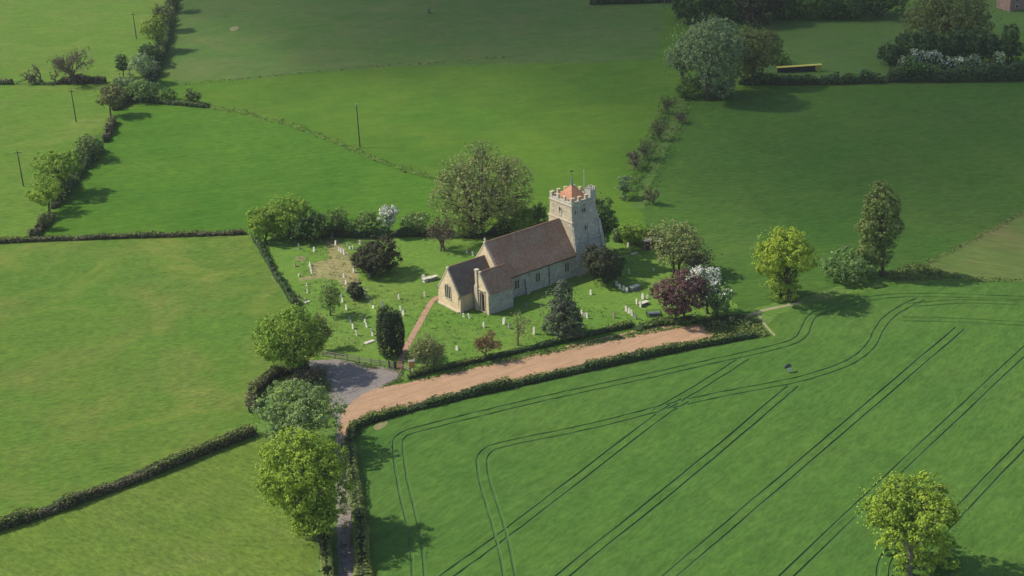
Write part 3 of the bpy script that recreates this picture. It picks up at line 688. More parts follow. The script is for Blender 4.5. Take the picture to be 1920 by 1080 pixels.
vw = MB(); prof = [(-4.9, -.2), (-.9, -.2), (-.9, 5.6), (-2.5, 7.75), (-4.9, 4.45)]
vw.hull([(3.6, a, b) for a, b in prof], [(9.4, a, b) for a, b in prof]); vw.box(4.4, 8.9, -.9, 0, -.2, 2.9)
vw.build('vestry_wall', MT['towerstone'], church)
vg = MB(); prof = [(-4.92, 0), (-1.0, 0), (-1.0, 5.5), (-2.5, 7.78), (-4.92, 4.45)]
vg.hull([(3.5, a, b) for a, b in prof], [(3.62, a, b) for a, b in prof]); vg.build('vestry_gable_wall', MT['ashlar'], church)  # thin gable skin towards the sun, its lit tone painted by lighter stone
roof('vestry_roof', 3.75, 9.55, -2.5, 7.75, [(-4.9, 4.45), (-.9, 5.6)], MT['navetile'], oh=.3)
coping('gable_coping', 3.5, -2.5, 7.78, [(-4.9, 4.45), (-1.3, 6.1)], .3, .24, .24)
mb = MB(); mb.hull([(3.2, -2.0, 0), (3.5, -2.0, 0), (3.5, -.8, 0), (3.2, -.8, 0)], [(3.2, -1.85, 4.9), (3.9, -1.85, 4.9), (3.9, -.9, 4.9), (3.2, -.9, 4.9)])
mb.hull([(3.2, -1.85, 4.9), (3.9, -1.85, 4.9), (3.9, -.9, 4.9), (3.2, -.9, 4.9)], [(3.3, -1.8, 5.5), (3.9, -1.8, 5.5), (3.9, -1.15, 5.5), (3.3, -1.15, 5.5)])
mb.box(3.3, 3.9, -1.8, -1.15, 5.5, 8.2); mb.box(3.22, 3.98, -1.88, -1.07, 8.2, 8.42)
mb.build('chimney', MT['dressed'], church)
o = window('E', 3.5, -3.05, .35, 4.5, 2, .66, label='tall narrow pair of dark panels in the vestry gable', square=True, fr=.17)  # two tall dark panels, built in the same way as the windows
mb = MB(); mb.box(3.22, 3.42, -3.14, -2.96, .35, 4.4); mb.build('mullion', MT['redpost'], o)

tw = MB(); tw.hull([(a, b, -.2) for a, b in rect(27.72, 36.1, -2.0, 7.5)], [(a, b, 11.1) for a, b in rect(27.8, 34.6, -.95, 6.4)])
tw.hull([(a, b, 11.1) for a, b in rect(27.85, 34.5, -.88, 6.33)], [(a, b, 14.5) for a, b in rect(27.95, 34.0, -.65, 6.1)])
tw.build('tower_wall', MT['towerstone'], church)
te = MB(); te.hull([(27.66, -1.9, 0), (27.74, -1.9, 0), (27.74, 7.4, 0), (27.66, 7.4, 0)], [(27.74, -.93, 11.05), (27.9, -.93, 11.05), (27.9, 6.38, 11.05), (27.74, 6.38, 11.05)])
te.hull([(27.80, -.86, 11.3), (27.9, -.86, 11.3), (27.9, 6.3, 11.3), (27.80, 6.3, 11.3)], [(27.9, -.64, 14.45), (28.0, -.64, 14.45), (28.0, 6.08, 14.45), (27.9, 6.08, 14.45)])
MT['towerlit'] = stone_mat('sunlit weathered tower stone', (.62, .53, .38), (.46, .39, .28), (.31, .27, .20), (.46, .40, .29), .5, .24)  # lighter tower stone for the sun-facing skin only, sunlight put into its colour
te.build('tower_lit_face', MT['towerlit'], church)
sc_ = MB(); sc_.box(27.62, 34.75, -1.08, 6.52, 11.02, 11.3); sc_.box(27.75, 34.15, -.82, 6.26, 14.45, 14.68); sc_.build('string_course', MT['dressed'], church)
sc2 = MB(); sc2.hull([(a, b, 6.9) for a, b in rect(27.66, 35.5, -1.5, 6.95)], [(a, b, 7.05) for a, b in rect(27.66, 35.4, -1.42, 6.85)]); sc2.build('string_course', MT['towerstone'], church)
pa = MB(); X0, X1, Y0, Y1 = 27.9, 34.0, -.68, 6.12
pa.box(X0, X0+.4, Y0, Y1, 14.66, 15.25); pa.box(X1-.4, X1, Y0, Y1, 14.66, 15.25); pa.box(X0+.4, X1-.4, Y0, Y0+.4, 14.66, 15.25); pa.box(X0+.4, X1-.4, Y1-.4, Y1, 14.66, 15.25)
pa.box(X0+.4, X1-.4, Y0+.4, Y1-.4, 14.5, 14.72)
par = pa.build('parapet', MT['towerstone'], church)
def merlon(x0, x1, y0, y1, z0=15.25, z1=16.0):
    m = MB(); m.box(x0, x1, y0, y1, z0, z1); m.box(x0-.05, x1+.05, y0-.05, y1+.05, z1, z1+.1); m.build('merlon', MT['dressed'], par)
n = 4
for i in range(n):
    a = Y0+(Y1-Y0-.68)*i/(n-1); merlon(X0, X0+.4, a, a+.68); merlon(X1-.4, X1, a, a+.68)
for i in range(1, n-1):
    a = X0+(X1-X0-.68)*i/(n-1); merlon(a, a+.68, Y0, Y0+.4); merlon(a, a+.68, Y1-.4, Y1)
for a, b in ((X0, Y0), (X0, Y1-.4), (X1-.85, Y1-.4)): merlon(a+.41, a+.85, b, b+.4)
st = MB(); st.box(32.7, 34.15, -.83, .6, 14.68, 16.7)
for a in (32.7, 33.3, 33.85): st.box(a, a+.3, -.83, -.55, 16.7, 17.3); st.box(a, a+.3, .32, .6, 16.7, 17.3)
for b in (-.25,): st.box(32.7, 32.98, b, b+.3, 16.7, 17.3); st.box(33.87, 34.15, b, b+.3, 16.7, 17.3)
st.build('stair_turret', MT['towerstone'], church)
py = MB(); B4 = [(28.5, .0, 14.75), (33.3, .0, 14.75), (33.3, 5.45, 14.75), (28.5, 5.45, 14.75)]; ap = (30.9, 2.75, 17.7)
for i in range(4): py.face([B4[i], B4[(i+1) % 4], ap])
py.face(B4[::-1]); sp = py.build('pyramid_roof', MT['orangetile'], church)
mb = MB(); mb.tube([(30.9, 2.75, 17.3), (30.9, 2.75, 17.9), (30.9, 2.75, 19.4)], [.3, .2, .07], 8); f_ = mb.build('spirelet', MT['lead'], church)
mb = MB(); mb.tube([(30.9, 2.75, 19.3), (30.9, 2.75, 20.5)], [.035, .03], 5); mb.box(30.75, 31.25, 2.73, 2.77, 20.2, 20.5); mb.box(30.45, 30.75, 2.74, 2.76, 20.3, 20.38); mb.build('weathervane', MT['iron'], f_)
mb = MB(); mb.tube([(33.0, 1.4, 14.7), (33.0, 1.4, 17.6), (33.0, 1.4, 20.3)], [.09, .075, .05], 7); mb.tube([(33, 1.4, 20.3), (33, 1.4, 20.48)], [.12, .06], 7); mb.build('flagpole', MT['metal'], church)
window('E', 27.88, 2.9, 12.0, 13.7, 1, .5, fr=.1)
window('S', -.74, 30.9, 12.1, 13.8, 2, .42, fr=.1); window('S', -.74, 28.75, 12.6, 13.7, 1, .28, fr=.07); window('S', -1.18, 30.9, 9.0, 10.1, 1, .4, fr=.08)
buttress(rect(31.4, 32.1, -2.5, -1.6), rect(31.4, 32.0, -1.25, -.9), 10.2)
buttress(rect(27.75, 28.7, -2.45, -1.6), rect(27.8, 28.5, -1.25, -.9), 10.4)
buttress(rect(35.2, 36.3, -2.45, -1.6), rect(34.2, 34.8, -1.25, -.9), 10.4)

# ------------------------------------------------------------------ graves
GM = {'p': plain('pale lichened stone', (.60, .57, .44), (.36, .34, .26), 4), 'w': plain('white marble', (.66, .63, .53), (.46, .44, .37), 3), 'b': plain('brown sandstone', (.27, .205, .145), (.21, .165, .12), 4), 'g': plain('grey stone', (.26, .26, .235), (.20, .20, .18), 4)}
def slab(shape, h, w_, mat):
    mb = MB(); t = .07; hw = w_/2
    if shape == 'round': prof = [(-hw, -.1), (hw, -.1), (hw, h-hw*.8)]+[(hw*math.cos(a), h-hw*.8+hw*.8*math.sin(a)) for a in (.4, .8, 1.2, 1.57, 1.94, 2.34, 2.74)]+[(-hw, h-hw*.8)]
    elif shape == 'gothic': prof = [(-hw, -.1), (hw, -.1), (hw, h*.72), (hw*.55, h*.9), (0, h), (-hw*.55, h*.9), (-hw, h*.72)]
    elif shape == 'shoulder': prof = [(-hw, -.1), (hw, -.1), (hw, h*.82), (hw*.7, h*.84), (hw*.6, h*.95), (0, h), (-hw*.6, h*.95), (-hw*.7, h*.84), (-hw, h*.82)]
    elif shape == 'cross':
        a = .09; y = h*.66
        prof = [(-a, .2), (a, .2), (a, y-a), (h*.24, y-a), (h*.24, y+a), (a, y+a), (a, h), (-a, h), (-a, y+a), (-h*.24, y+a), (-h*.24, y-a), (-a, y-a)]
        mb.box(-.28, .28, -.32, .32, -.05, .12); mb.box(-.19, .19, -.22, .22, .12, .26)
    mb.hull([(-t, a, b) for a, b in prof], [(t, a, b) for a, b in prof])
    if shape in ('round', 'shoulder') and h < 1.05: mb.box(-.16, .16, -hw-.06, hw+.06, -.03, .09)
    o = mb.build('gravestone', GM[mat]); me = o.data; bpy.data.objects.remove(o); return me
GC = {}
GRP = 'gravestones standing in the churchyard'
def grave(x, y, shape, hpx, mat, label, w_=.6):
    s = F/pj(gp(x, y))[2]; h = round(hpx*.88/s/.9, 1); h = max(.5, min(h, 1.7)); k = (shape, h, w_, mat)
    if k not in GC: GC[k] = slab(shape, h, w_, mat)
    o = link('gravestone', GC[k]); B = gp(x, y); o.location = (B[0], B[1], 0)
    o.rotation_euler = (R(rng.normal(0, 4)), R(rng.normal(-1, 5)), CH_A+R(rng.normal(0, 7))); tag(o, label, 'gravestone', GRP)
for a in [
 (870, 594, 'round', 8, 'p', 'pale gravestone against the shaded side wall of the chancel'),
 (881, 597, 'shoulder', 11, 'w', 'white gravestone just in front of the vestry chimney foot'),
 (907, 614, 'round', 11, 'p', 'pale upright gravestone below the front of the vestry'),
 (944, 608, 'round', 14, 'w', 'tall white gravestone off the near corner of the vestry'),
 (954, 616, 'gothic', 13, 'g', 'grey gravestone beside the thin sapling trunk, right of a white one'),
 (1001, 627, 'round', 16, 'p', 'tall thin gravestone alone on the lawn left of the conifer'),
 (987, 576, 'gothic', 9, 'g', 'gravestone in the shade under the nave wall'),
 (797, 556, 'round', 11, 'p', 'pale gravestone near the curve of the path by the chancel'),
 (748, 561, 'round', 11, 'p', 'lone pale gravestone on the lawn between round bush and path'),
 (752, 583, 'round', 11, 'w', 'white gravestone, upper of a touching pair above the columnar yew'),
 (756, 592, 'shoulder', 12, 'w', 'white gravestone, lower of a touching pair above the columnar yew'),
 (717, 575, 'round', 13, 'g', 'grey gravestone right behind the top of the columnar yew'),
 (700, 578, 'round', 7, 'w', 'very small white rounded gravestone left of the columnar yew top'),
 (697, 571, 'gothic', 10, 'g', 'grey gravestone directly above a very small white one'),
 (857, 656, 'shoulder', 9, 'w', 'small white gravestone on the lawn right of the sparse shrub'),
 (876, 474, 'round', 7, 'w', 'small white gravestone on the lawn behind the chancel, left of two'),
 (887, 479, 'round', 9, 'p', 'pale gravestone behind the chancel near the nave gable'),
 (885, 444, 'gothic', 9, 'g', 'grey gravestone in deep shade beneath the large sparse tree'),
 (561, 467, 'cross', 12, 'g', 'grey stone cross at the edge of the shade of the corner tree'),
 (589, 471, 'round', 9, 'w', 'white gravestone on open grass right of a grey stone cross'),
 (601, 453, 'shoulder', 6, 'b', 'low brown gravestone at the shaded back hedge'),
 (622, 446, 'cross', 13, 'g', 'tall grey cross standing against the back hedge'),
 (629, 459, 'round', 9, 'w', 'white gravestone at the top end of the mown strip'),
 (652, 460, 'round', 6, 'g', 'small grey gravestone between mown strip and large dark yew'),
 (656, 467, 'round', 6, 'w', 'small bright white gravestone touching the left side of the dark yew'),
 (662, 468, 'gothic', 9, 'p', 'pale pointed gravestone at the left edge of the dark yew'),
 (675, 458, 'round', 9, 'p', 'pale gravestone at the top left edge of the dark yew'),
 (636, 470, 'round', 7, 'w', 'first from the left of three white stones at the dry grass top'),
 (640, 473, 'round', 8, 'w', 'middle of three white stones at the dry grass top'),
 (645, 478, 'round', 12, 'w', 'tallest and lowest of three white stones at the dry grass top'),
 (581, 499, 'round', 8, 'w', 'top one of four white stones at the left end of the dry grass'),
 (583, 503, 'round', 8, 'w', 'second from top of four white stones left of the dry grass'),
 (584, 508, 'round', 8, 'w', 'third from top of four white stones left of the dry grass'),
 (585, 514, 'round', 8, 'w', 'bottom one of four white stones left of the dry grass'),
 (553, 500, 'gothic', 9, 'b', 'brown pointed gravestone near the narrow hedge, beside bare earth'),
 (561, 518, 'round', 6, 'p', 'tiny pale gravestone below the brown pointed one'),
 (663, 511, 'round', 9, 'p', 'pale gravestone at the lower left edge of the dark yew'),
 (693, 520, 'gothic', 9, 'g', 'grey gravestone in the shadow below the dark yew'),
 (680, 501, 'round', 6, 'w', 'white gravestone showing under the middle skirt of the dark yew'),
 (672, 501, 'round', 6, 'w', 'white gravestone showing under the left skirt of the dark yew'),
 (576, 536, 'round', 7, 'p', 'upper pale stone of two above the brown double gravestone'),
 (577, 548, 'round', 7, 'p', 'lower pale stone of two above the brown double gravestone'),
 (563, 559, 'gothic', 12, 'b', 'upper brown gravestone beside the narrow hedge with flowers near it'),
 (563, 570, 'shoulder', 11, 'b', 'lower brown gravestone beside the narrow hedge with flowers near it'),
 (649, 532, 'round', 8, 'w', 'white gravestone just above the round dark bush'),
 (645, 519, 'round', 7, 'w', 'white gravestone in the dry grass above the round dark bush'),
 (683, 547, 'round', 10, 'p', 'pale gravestone on the right shoulder of the round dark bush'),
 (690, 558, 'round', 9, 'w', 'white gravestone below the right side of the round dark bush'),
 (662, 560, 'round', 8, 'g', 'grey gravestone at the lower left foot of the round dark bush'),
 (641, 556, 'round', 7, 'g', 'small grey gravestone right of the feathery tree, upper one'),
 (642, 566, 'round', 9, 'p', 'pale gravestone right of the feathery tree, lower one'),
 (650, 580, 'round', 10, 'w', 'white gravestone between feathery tree and columnar yew'),
 (657, 601, 'gothic', 9, 'g', 'topmost stone of the left column of graves by the columnar yew'),
 (659, 607, 'round', 8, 'g', 'second stone down in the left column by the columnar yew'),
 (662, 616, 'round', 10, 'w', 'third stone down in the left column by the columnar yew, bright'),
 (669, 629, 'round', 11, 'p', 'lowest stone of the left column of graves by the columnar yew'),
 (681, 597, 'gothic', 9, 'g', 'topmost stone of the right column of graves by the columnar yew'),
 (685, 605, 'round', 8, 'p', 'second stone down in the right column by the columnar yew'),
 (688, 613, 'round', 9, 'w', 'third stone down in the right column by the columnar yew'),
 (697, 622, 'round', 7, 'g', 'small grey stone touching the left side of the columnar yew'),
 (699, 629, 'round', 7, 'p', 'small pale stone low on the left side of the columnar yew'),
 (1108, 552, 'round', 10, 'w', 'lone bright rounded gravestone on the lawn below the yew by the tower'),
 (1157, 536, 'round', 10, 'w', 'leftmost of four gravestones in a slanting row right of the yew'),
 (1163, 541, 'round', 10, 'w', 'second of four gravestones in a slanting row right of the yew'),
 (1169, 545, 'shoulder', 11, 'w', 'third of four gravestones in a slanting row right of the yew'),
 (1175, 548, 'shoulder', 11, 'w', 'rightmost of four gravestones in a slanting row right of the yew'),
 (1205, 561, 'shoulder', 12, 'w', 'big bright gravestone at the back of the cluster left of the purple tree'),
 (1214, 560, 'round', 8, 'p', 'small gravestone right of the big bright one by the purple tree'),
 (1194, 571, 'round', 12, 'w', 'bright gravestone at the left of the cluster by the purple tree'),
 (1201, 576, 'shoulder', 13, 'p', 'gravestone in front of the cluster by the purple tree'),
 (1231, 556, 'round', 7, 'p', 'small gravestone at the upper left edge of the purple tree'),
 (1174, 584, 'shoulder', 12, 'w', 'first of four gravestones in the row nearest the orange track'),
 (1179, 588, 'round', 11, 'p', 'second of four gravestones in the row nearest the orange track'),
 (1185, 592, 'round', 12, 'w', 'third of four gravestones in the row nearest the orange track'),
 (1191, 598, 'gothic', 12, 'g', 'last of four gravestones in the row nearest the orange track'),
 (1151, 596, 'gothic', 14, 'b', 'tall brown gravestone standing alone between conifer and a row of four'),
 (1091, 590, 'round', 9, 'w', 'upper stone of three at the right edge of the grey conifer'),
 (1096, 593, 'round', 8, 'g', 'middle stone of three at the right edge of the grey conifer'),
 (1101, 597, 'round', 12, 'w', 'lowest stone of three at the right edge of the grey conifer'),
 (1180, 513, 'round', 10, 'w', 'bright gravestone on the edge of the shade right of the yew'),
 (1225, 508, 'gothic', 7, 'p', 'small gravestone beneath the olive tree near its trunk'),
 (1178, 463, 'round', 9, 'w', 'bright white gravestone left of the small brick shed'),
 (1146, 473, 'round', 6, 'p', 'small pale gravestone at the foot of the tower by the yew top'),
]: grave(*a)
def chest(x, y, L, wd, h, mat, label, cat='tomb', kind='chest_tomb', rz=0):
    B = gp(x, y); t = empty(kind, (B[0], B[1], 0), CH_A+rz); tag(t, label, cat)
    mb = MB(); mb.box(-L/2+.1, L/2-.1, -wd/2+.08, wd/2-.08, -.05, h-.1)
    for sx in (-1, 1):
        for sy in (-1, 1): mb.box(sx*(L/2-.14)-.07, sx*(L/2-.14)+.07, sy*(wd/2-.11)-.06, sy*(wd/2-.11)+.06, 0, h-.1)
    mb.box(-L/2, L/2, -wd/2, wd/2, -.05, .1); mb.build('chest', GM[mat], t)
    mb = MB(); mb.box(-L/2-.06, L/2+.06, -wd/2-.06, wd/2+.06, h-.1, h+.02); mb.build('lid', GM['p'], t); return t
chest(801, 527, 1.9, .8, .7, 'w', 'pale chest tomb beyond the chancel, left of two')
chest(812, 525, 2.0, .8, .75, 'g', 'grey chest tomb beside the back corner of the chancel')
chest(1190, 543, 2.1, .95, .8, 'g', 'grey chest tomb with pale lid at the end of a row of stones')
chest(1207, 572, 1.9, .8, .6, 'b', 'brown chest tomb within the cluster left of the purple tree')
grave(795, 525, 'shoulder', 11, 'w', 'broad white headstone left of the two chest tombs', .9)
def ledger(x, y, L, wd, mat, label, rz=0):
    B = gp(x, y); mb = MB(); mb.box(-L/2, L/2, -wd/2, wd/2, -.05, .16); mb.box(-L/2+.1, L/2-.1, -wd/2+.1, wd/2-.1, .16, .22); o = mb.build('ledger_stone', GM[mat]); o.location = (B[0], B[1], 0); o.rotation_euler = (0, 0, CH_A+rz); tag(o, label, 'ledger stone')
ledger(693, 642, 2.0, .9, 'p', 'flat pale ledger stone left of the columnar yew')
ledger(1189, 476, 1.6, .7, 'p', 'flat pale slab on the grass below the brick shed')
ledger(674, 499, 1.8, .8, 'p', 'flat pale slab under the skirt of the dark yew')
ledger(576, 567, 1.1, .6, 'w', 'low white kerb beside the brown gravestones')
# railed tomb
B = gp(1226, 592); t = empty('railed_tomb', (B[0], B[1], 0), R(3)); tag(t, 'dark tomb inside black iron railings left of the purple tree', 'tomb')
mb = MB(); mb.box(-1.0, 1.0, -.35, .35, 0, .55); mb.box(-1.08, 1.08, -.43, .43, .55, .66); mb.build('tomb_chest', plain('dark slate tomb', (.10, .12, .145), (.14, .16, .19), 3, .45, .01, 3, .5), t)
mb = MB()
for i in range(13):
    x = -1.35+2.7*i/12
    for y in (-.7, .7): mb.tube([(x, y, 0), (x, y, 1.1)], [.025, .012], 4)
for i in range(1, 6):
    y = -.7+1.4*i/6
    for x in (-1.35, 1.35): mb.tube([(x, y, 0), (x, y, 1.1)], [.025, .012], 4)
for z in (.25, .9):
    for y in (-.7, .7): mb.box(-1.37, 1.37, y-.02, y+.02, z, z+.05)
    for x in (-1.35, 1.35): mb.box(x-.02, x+.02, -.68, .68, z, z+.05)
mb.build('railing', MT['iron'], t)
for x, y, lb in ((571, 563, 'small bunch of white and yellow flowers by the brown gravestones'), (575, 570, 'lower small bunch of pale flowers near the brown gravestones')):
    B = gp(x, y); e = MB(); e.tube([(0, 0, 0), (0, 0, .22)], [.09, .13], 6)
    o = leaf_mesh('flower_bunch', sph(40)*.2+np.array([0, 0, .35]), sph(40), .14, [MT['blossom'], MT['weed leaves'], GM['g']], (rng.random(40) < .4).astype(int), None, None); o.location = (B[0], B[1], 0); tag(o, lb, 'flowers')

# ------------------------------------------------------------------ fence, gate, notice board, shed, poles
def rail_fence(px, label, first=True, ht=1.1, wood='wood', name='fence', gap=2.3, rails=(.35, .7, 1.02)):
    p = [gp(*q)[:2] for q in px]; o0 = p[0]; t = empty(name, (o0[0], o0[1], 0)); tag(t, label, 'fence')
    pts = []
    for a, b in zip(p, p[1:]):
        k = max(1, round(np.linalg.norm(b-a)/gap)); pts += [a+(b-a)*j/k for j in range(k)]
    pts.append(p[-1]); pts = [q-o0 for q in pts]
    for q in pts:
        mb = MB(); mb.hull([(q[0]-.08, q[1]-.08, -.1), (q[0]+.08, q[1]-.08, -.1), (q[0]+.08, q[1]+.08, -.1), (q[0]-.08, q[1]+.08, -.1)], [(q[0]-.07, q[1]-.07, ht+.18), (q[0]+.07, q[1]-.07, ht+.14), (q[0]+.07, q[1]+.07, ht+.14), (q[0]-.07, q[1]+.07, ht+.18)]); mb.build('post', MT['wooddk'], t)
    for a, b in zip(pts, pts[1:]):
        d = (b-a)/np.linalg.norm(b-a); n = np.array([-d[1], d[0]])*-.1
        for z in rails:
            mb = MB(); dz = rng.normal(0, .02); A = a+n; Bb = b+n; w2 = d[::-1]*np.array([1, -1])*.03
            mb.hull([(*(A-w2), z+dz), (*(A+w2), z+dz), (*(Bb+w2), z), (*(Bb-w2), z)], [(*(A-w2), z+dz+.13), (*(A+w2), z+dz+.13), (*(Bb+w2), z+.13), (*(Bb-w2), z+.13)]); mb.build('rail', MT['wood'], t)
    return t
rail_fence([(606, 668), (652, 676), (696, 684), (730, 688)], 'weathered post and rail fence along the back of the parking area')
rail_fence([(757, 692), (768, 697), (780, 704)], 'short broken run of pale rails right of the gate', ht=.9, gap=1.6, rails=(.35, .8))
def gate(x0, y0, x1, y1, label, mat):
    a = gp(x0, y0)[:2]; b = gp(x1, y1)[:2]; L = np.linalg.norm(b-a); t = empty('gate', (a[0], a[1], 0), math.atan2(b[1]-a[1], b[0]-a[0])); tag(t, label, 'gate', 'pair of churchyard gates')
    mb = MB()
    for z in (.15, 1.15): mb.box(0, L, -.03, .03, z, z+.12)
    for i in range(int(L/.16)+1): mb.box(i*.16, i*.16+.09, .03, .06, .08, 1.4)
    mb.build('leaf', MT[mat], t)
    for x in (-.18, L+.02):
        mb = MB(); mb.box(x, x+.16, -.1, .1, -.1, 1.55); mb.hull([(x-.02, -.12, 1.55), (x+.18, -.12, 1.55), (x+.18, .12, 1.55), (x-.02, .12, 1.55)], [(x+.06, -.02, 1.66), (x+.1, -.02, 1.66), (x+.1, .02, 1.66), (x+.06, .02, 1.66)]); mb.build('post', MT['wooddk'], t)
gate(731, 691, 739, 692, 'narrow grey wooden gate leaf left of the path', 'wood')
gate(743, 692, 756, 692, 'wider brown wooden gate leaf across the path', 'twig')
B = gp(773, 699); t = empty('notice_board', (B[0], B[1], 0), R(15)); tag(t, 'orange varnished notice board on posts right of the gate', 'notice board')
MT['orangewood'] = plain('orange varnished wood', (.55, .26, .10), (.45, .20, .07), 2, .5); 
for x in (-.35, .35):
    mb = MB(); mb.box(x-.05, x+.05, -.05, .05, -.1, 1.3); mb.build('post', MT['wooddk'], t)
mb = MB(); mb.box(-.5, .5, -.08, .08, 1.0, 2.3); mb.build('board', MT['orangewood'], t)
mb = MB(); mb.hull([(-.6, -.22, 2.3), (.6, -.22, 2.3), (.6, .22, 2.3), (-.6, .22, 2.3)], [(-.6, -.02, 2.55), (.6, -.02, 2.55), (.6, .02, 2.55), (-.6, .02, 2.55)]); mb.build('board_roof', GM['p'], t)
# shed
B = gp(1211, 470); t = empty('shed', (B[0], B[1], 0), R(-3)); tag(t, 'small brick shed with flat lean-to roof behind the tower', 'shed')
MT['redbrick'] = stone_mat('red brick', (.30, .15, .11), (.24, .12, .09), (.2, .13, .1), (.33, .28, .23), .24, .09)
mb = MB(); mb.box(-.4, .0, 0, .2, -.1, 1.9); mb.box(.75, 1.15, 0, .2, -.1, 1.9); mb.box(-.4, 1.15, 0, .2, 1.9, 2.1); mb.box(-.4, -.2, .2, 2.2, -.1, 2.1); mb.box(-.2, 1.15, 2.0, 2.2, -.1, 2.1); mb.build('brick_wall', MT['redbrick'], t)
mb = MB(); mb.box(0, .75, .06, .12, 0, 1.9); mb.build('door', MT['wooddk'], t)
mb = MB(); mb.box(1.15, 3.4, .3, 2.2, -.1, 1.75); mb.build('lean_to_wall', MT['wooddk'], t)
mb = MB(); mb.hull([(-.6, -.2, 2.12), (3.6, -.05, 1.85), (3.6, 2.4, 1.98), (-.6, 2.4, 2.25)], [(-.6, -.2, 2.24), (3.6, -.05, 1.97), (3.6, 2.4, 2.1), (-.6, 2.4, 2.37)]); mb.build('shed_roof', plain('pinkish asbestos sheet', (.33, .28, .25), (.25, .22, .2), 2), t)

def pole(x, y, topy, label, cross=True, mat='wooddk', rz=0):
    B = gp(x, y); s = F/pj(B)[2]; H = (y-topy)/(s*.915); t = empty('utility_pole', (B[0], B[1], 0), rz); tag(t, label, 'utility pole', 'utility poles standing in the fields')
    mb = MB(); mb.tube([(0, 0, -.3), (0, 0, H*.5), (0, 0, H)], [.17, .145, .11], 8); mb.build('pole', MT[mat], t)
    if cross:
        mb = MB(); mb.box(-.95, .95, .10, .2, H-.55, H-.42); a = mb.build('crossarm', MT['wooddk'], t)
        for xx in (-.8, 0, .8):
            m = MB(); m.tube([(xx, .15, H-.42), (xx, .15, H-.22)], [.06, .05], 6); m.build('insulator', GM['w'], a)
    else:
        mb = MB(); mb.tube([(0, 0, H-.02), (0, 0, H+.16)], [.15, .12], 8); mb.box(-.28, .28, -.08, .08, H-.45, H-.33); mb.build('cap', MT['metal'], t)
pole(675, 276, 200, 'tall pole with pale top standing alone in the middle field', False)
pole(44, 349, 286, 'pole with crossarm at the left edge beside bright green trees')
pole(143, 229, 172, 'pole in the upper left pasture below a bare tree')
pole(256, 73, 28, 'farthest pole, beside the tree line at the top left')

# yellow topped long trailer-like structure in the paddock
B = gp(1458, 137); B2 = gp(1540, 133); d = B2-B; L = float(np.linalg.norm(d[:2])); t = empty('field_shelter', (B[0], B[1], 0), math.atan2(d[1], d[0])); tag(t, 'long low shelter with bright yellow roof and yellow end in the far paddock', 'shelter')
MT['yellow'] = plain('yellow painted sheet', (.42, .38, .05), (.34, .31, .05), 1, .5); MT['dusk'] = plain('dark boarding', (.04, .036, .04), (.07, .055, .055), 2)
mb = MB(); mb.hull([(-.3, -.6, 1.6), (L, -.6, 1.85), (L, .7, 1.95), (-.3, .7, 1.7)], [(-.3, -.6, 1.7), (L, -.6, 1.95), (L, .7, 2.05), (-.3, .7, 1.8)]); mb.build('shelter_roof', MT['yellow'], t)
mb = MB(); mb.box(0, L-1.6, .5, .6, 0, 1.6)
for i in range(6): mb.box(L*i/5.5, L*i/5.5+.12, -.5, -.38, 0, 1.6)
mb.build('shelter_wall', MT['dusk'], t)
mb = MB(); mb.box(L-1.3, L-.1, -.55, .55, .0, 1.82); mb.build('end_panel', MT['yellow'], t)
# scarecrow of sacks in the wheat
B = gp(1477, 700); t = empty('scarecrow', (B[0], B[1], 0), R(20)); tag(t, 'black and white sack scarecrow on a stake in the wheat', 'scarecrow')
mb = MB(); mb.tube([(0, 0, 0), (0, 0, 1.5)], [.04, .03], 6); mb.box(-.7, .7, -.03, .03, 1.3, 1.36); mb.build('stake', MT['wood'], t)
def cloth(name, pts, mat, th=.05):
    mb = MB(); q = [np.array(a, float) for a in pts]; mb.hull([tuple(a+[0, -th, 0]) for a in q], [tuple(a+[0, th, 0]) for a in q]); mb.build(name, mat, t)
cloth('black_sack', [(-.75, .1, 1.1), (-.2, .15, .95), (.3, .05, 1.15), (.75, .1, 1.0), (.65, .2, 1.5), (.1, .12, 1.75), (-.5, .1, 1.55)], MT['iron'], .12)
cloth('white_sack', [(-.3, -.2, 1.05), (.05, -.3, .35), (.35, -.3, .3), (.3, -.2, .7), (.65, -.15, .6), (.6, -.1, .8), (.1, -.15, 1.0)], GM['w'], .1)
# house beyond the trees, top right
B = gp(1893, 22); t = empty('house', (B[0], B[1], 0), R(20)); tag(t, 'pinkish brick house with white window in the far top right corner', 'house')
mb = MB(); prof = [(0, 0), (7, 0), (7, 4.6), (3.5, 7.6), (0, 4.6)]
mb.hull([(0, a, b) for a, b in prof], [(14, a, b) for a, b in prof]); mb.build('wall', MT['redbrick'], t)
mb = MB()
for y0, y1 in ((3.5, -.4), (3.5, 7.4)):
    z1 = 4.6-.35; mb.hull([(-.3, y0, 7.68), (14.3, y0, 7.68), (14.3, y1, z1), (-.3, y1, z1)], [(-.3, y0, 7.88), (14.3, y0, 7.88), (14.3, y1, z1+.2), (-.3, y1, z1+.2)])
mb.build('roof', MT['chanceltile'], t)
for xx in (2, 6, 10):
    for z in (.9, 3.0):
        mb = MB(); mb.box(xx, xx+1.5, -.08, 0, z, z+1.2); f = mb.build('window', GM['w'], t); mb = MB(); mb.box(xx+.12, xx+1.38, -.1, -.07, z+.12, z+1.08); mb.build('pane', MT['glass'], f)

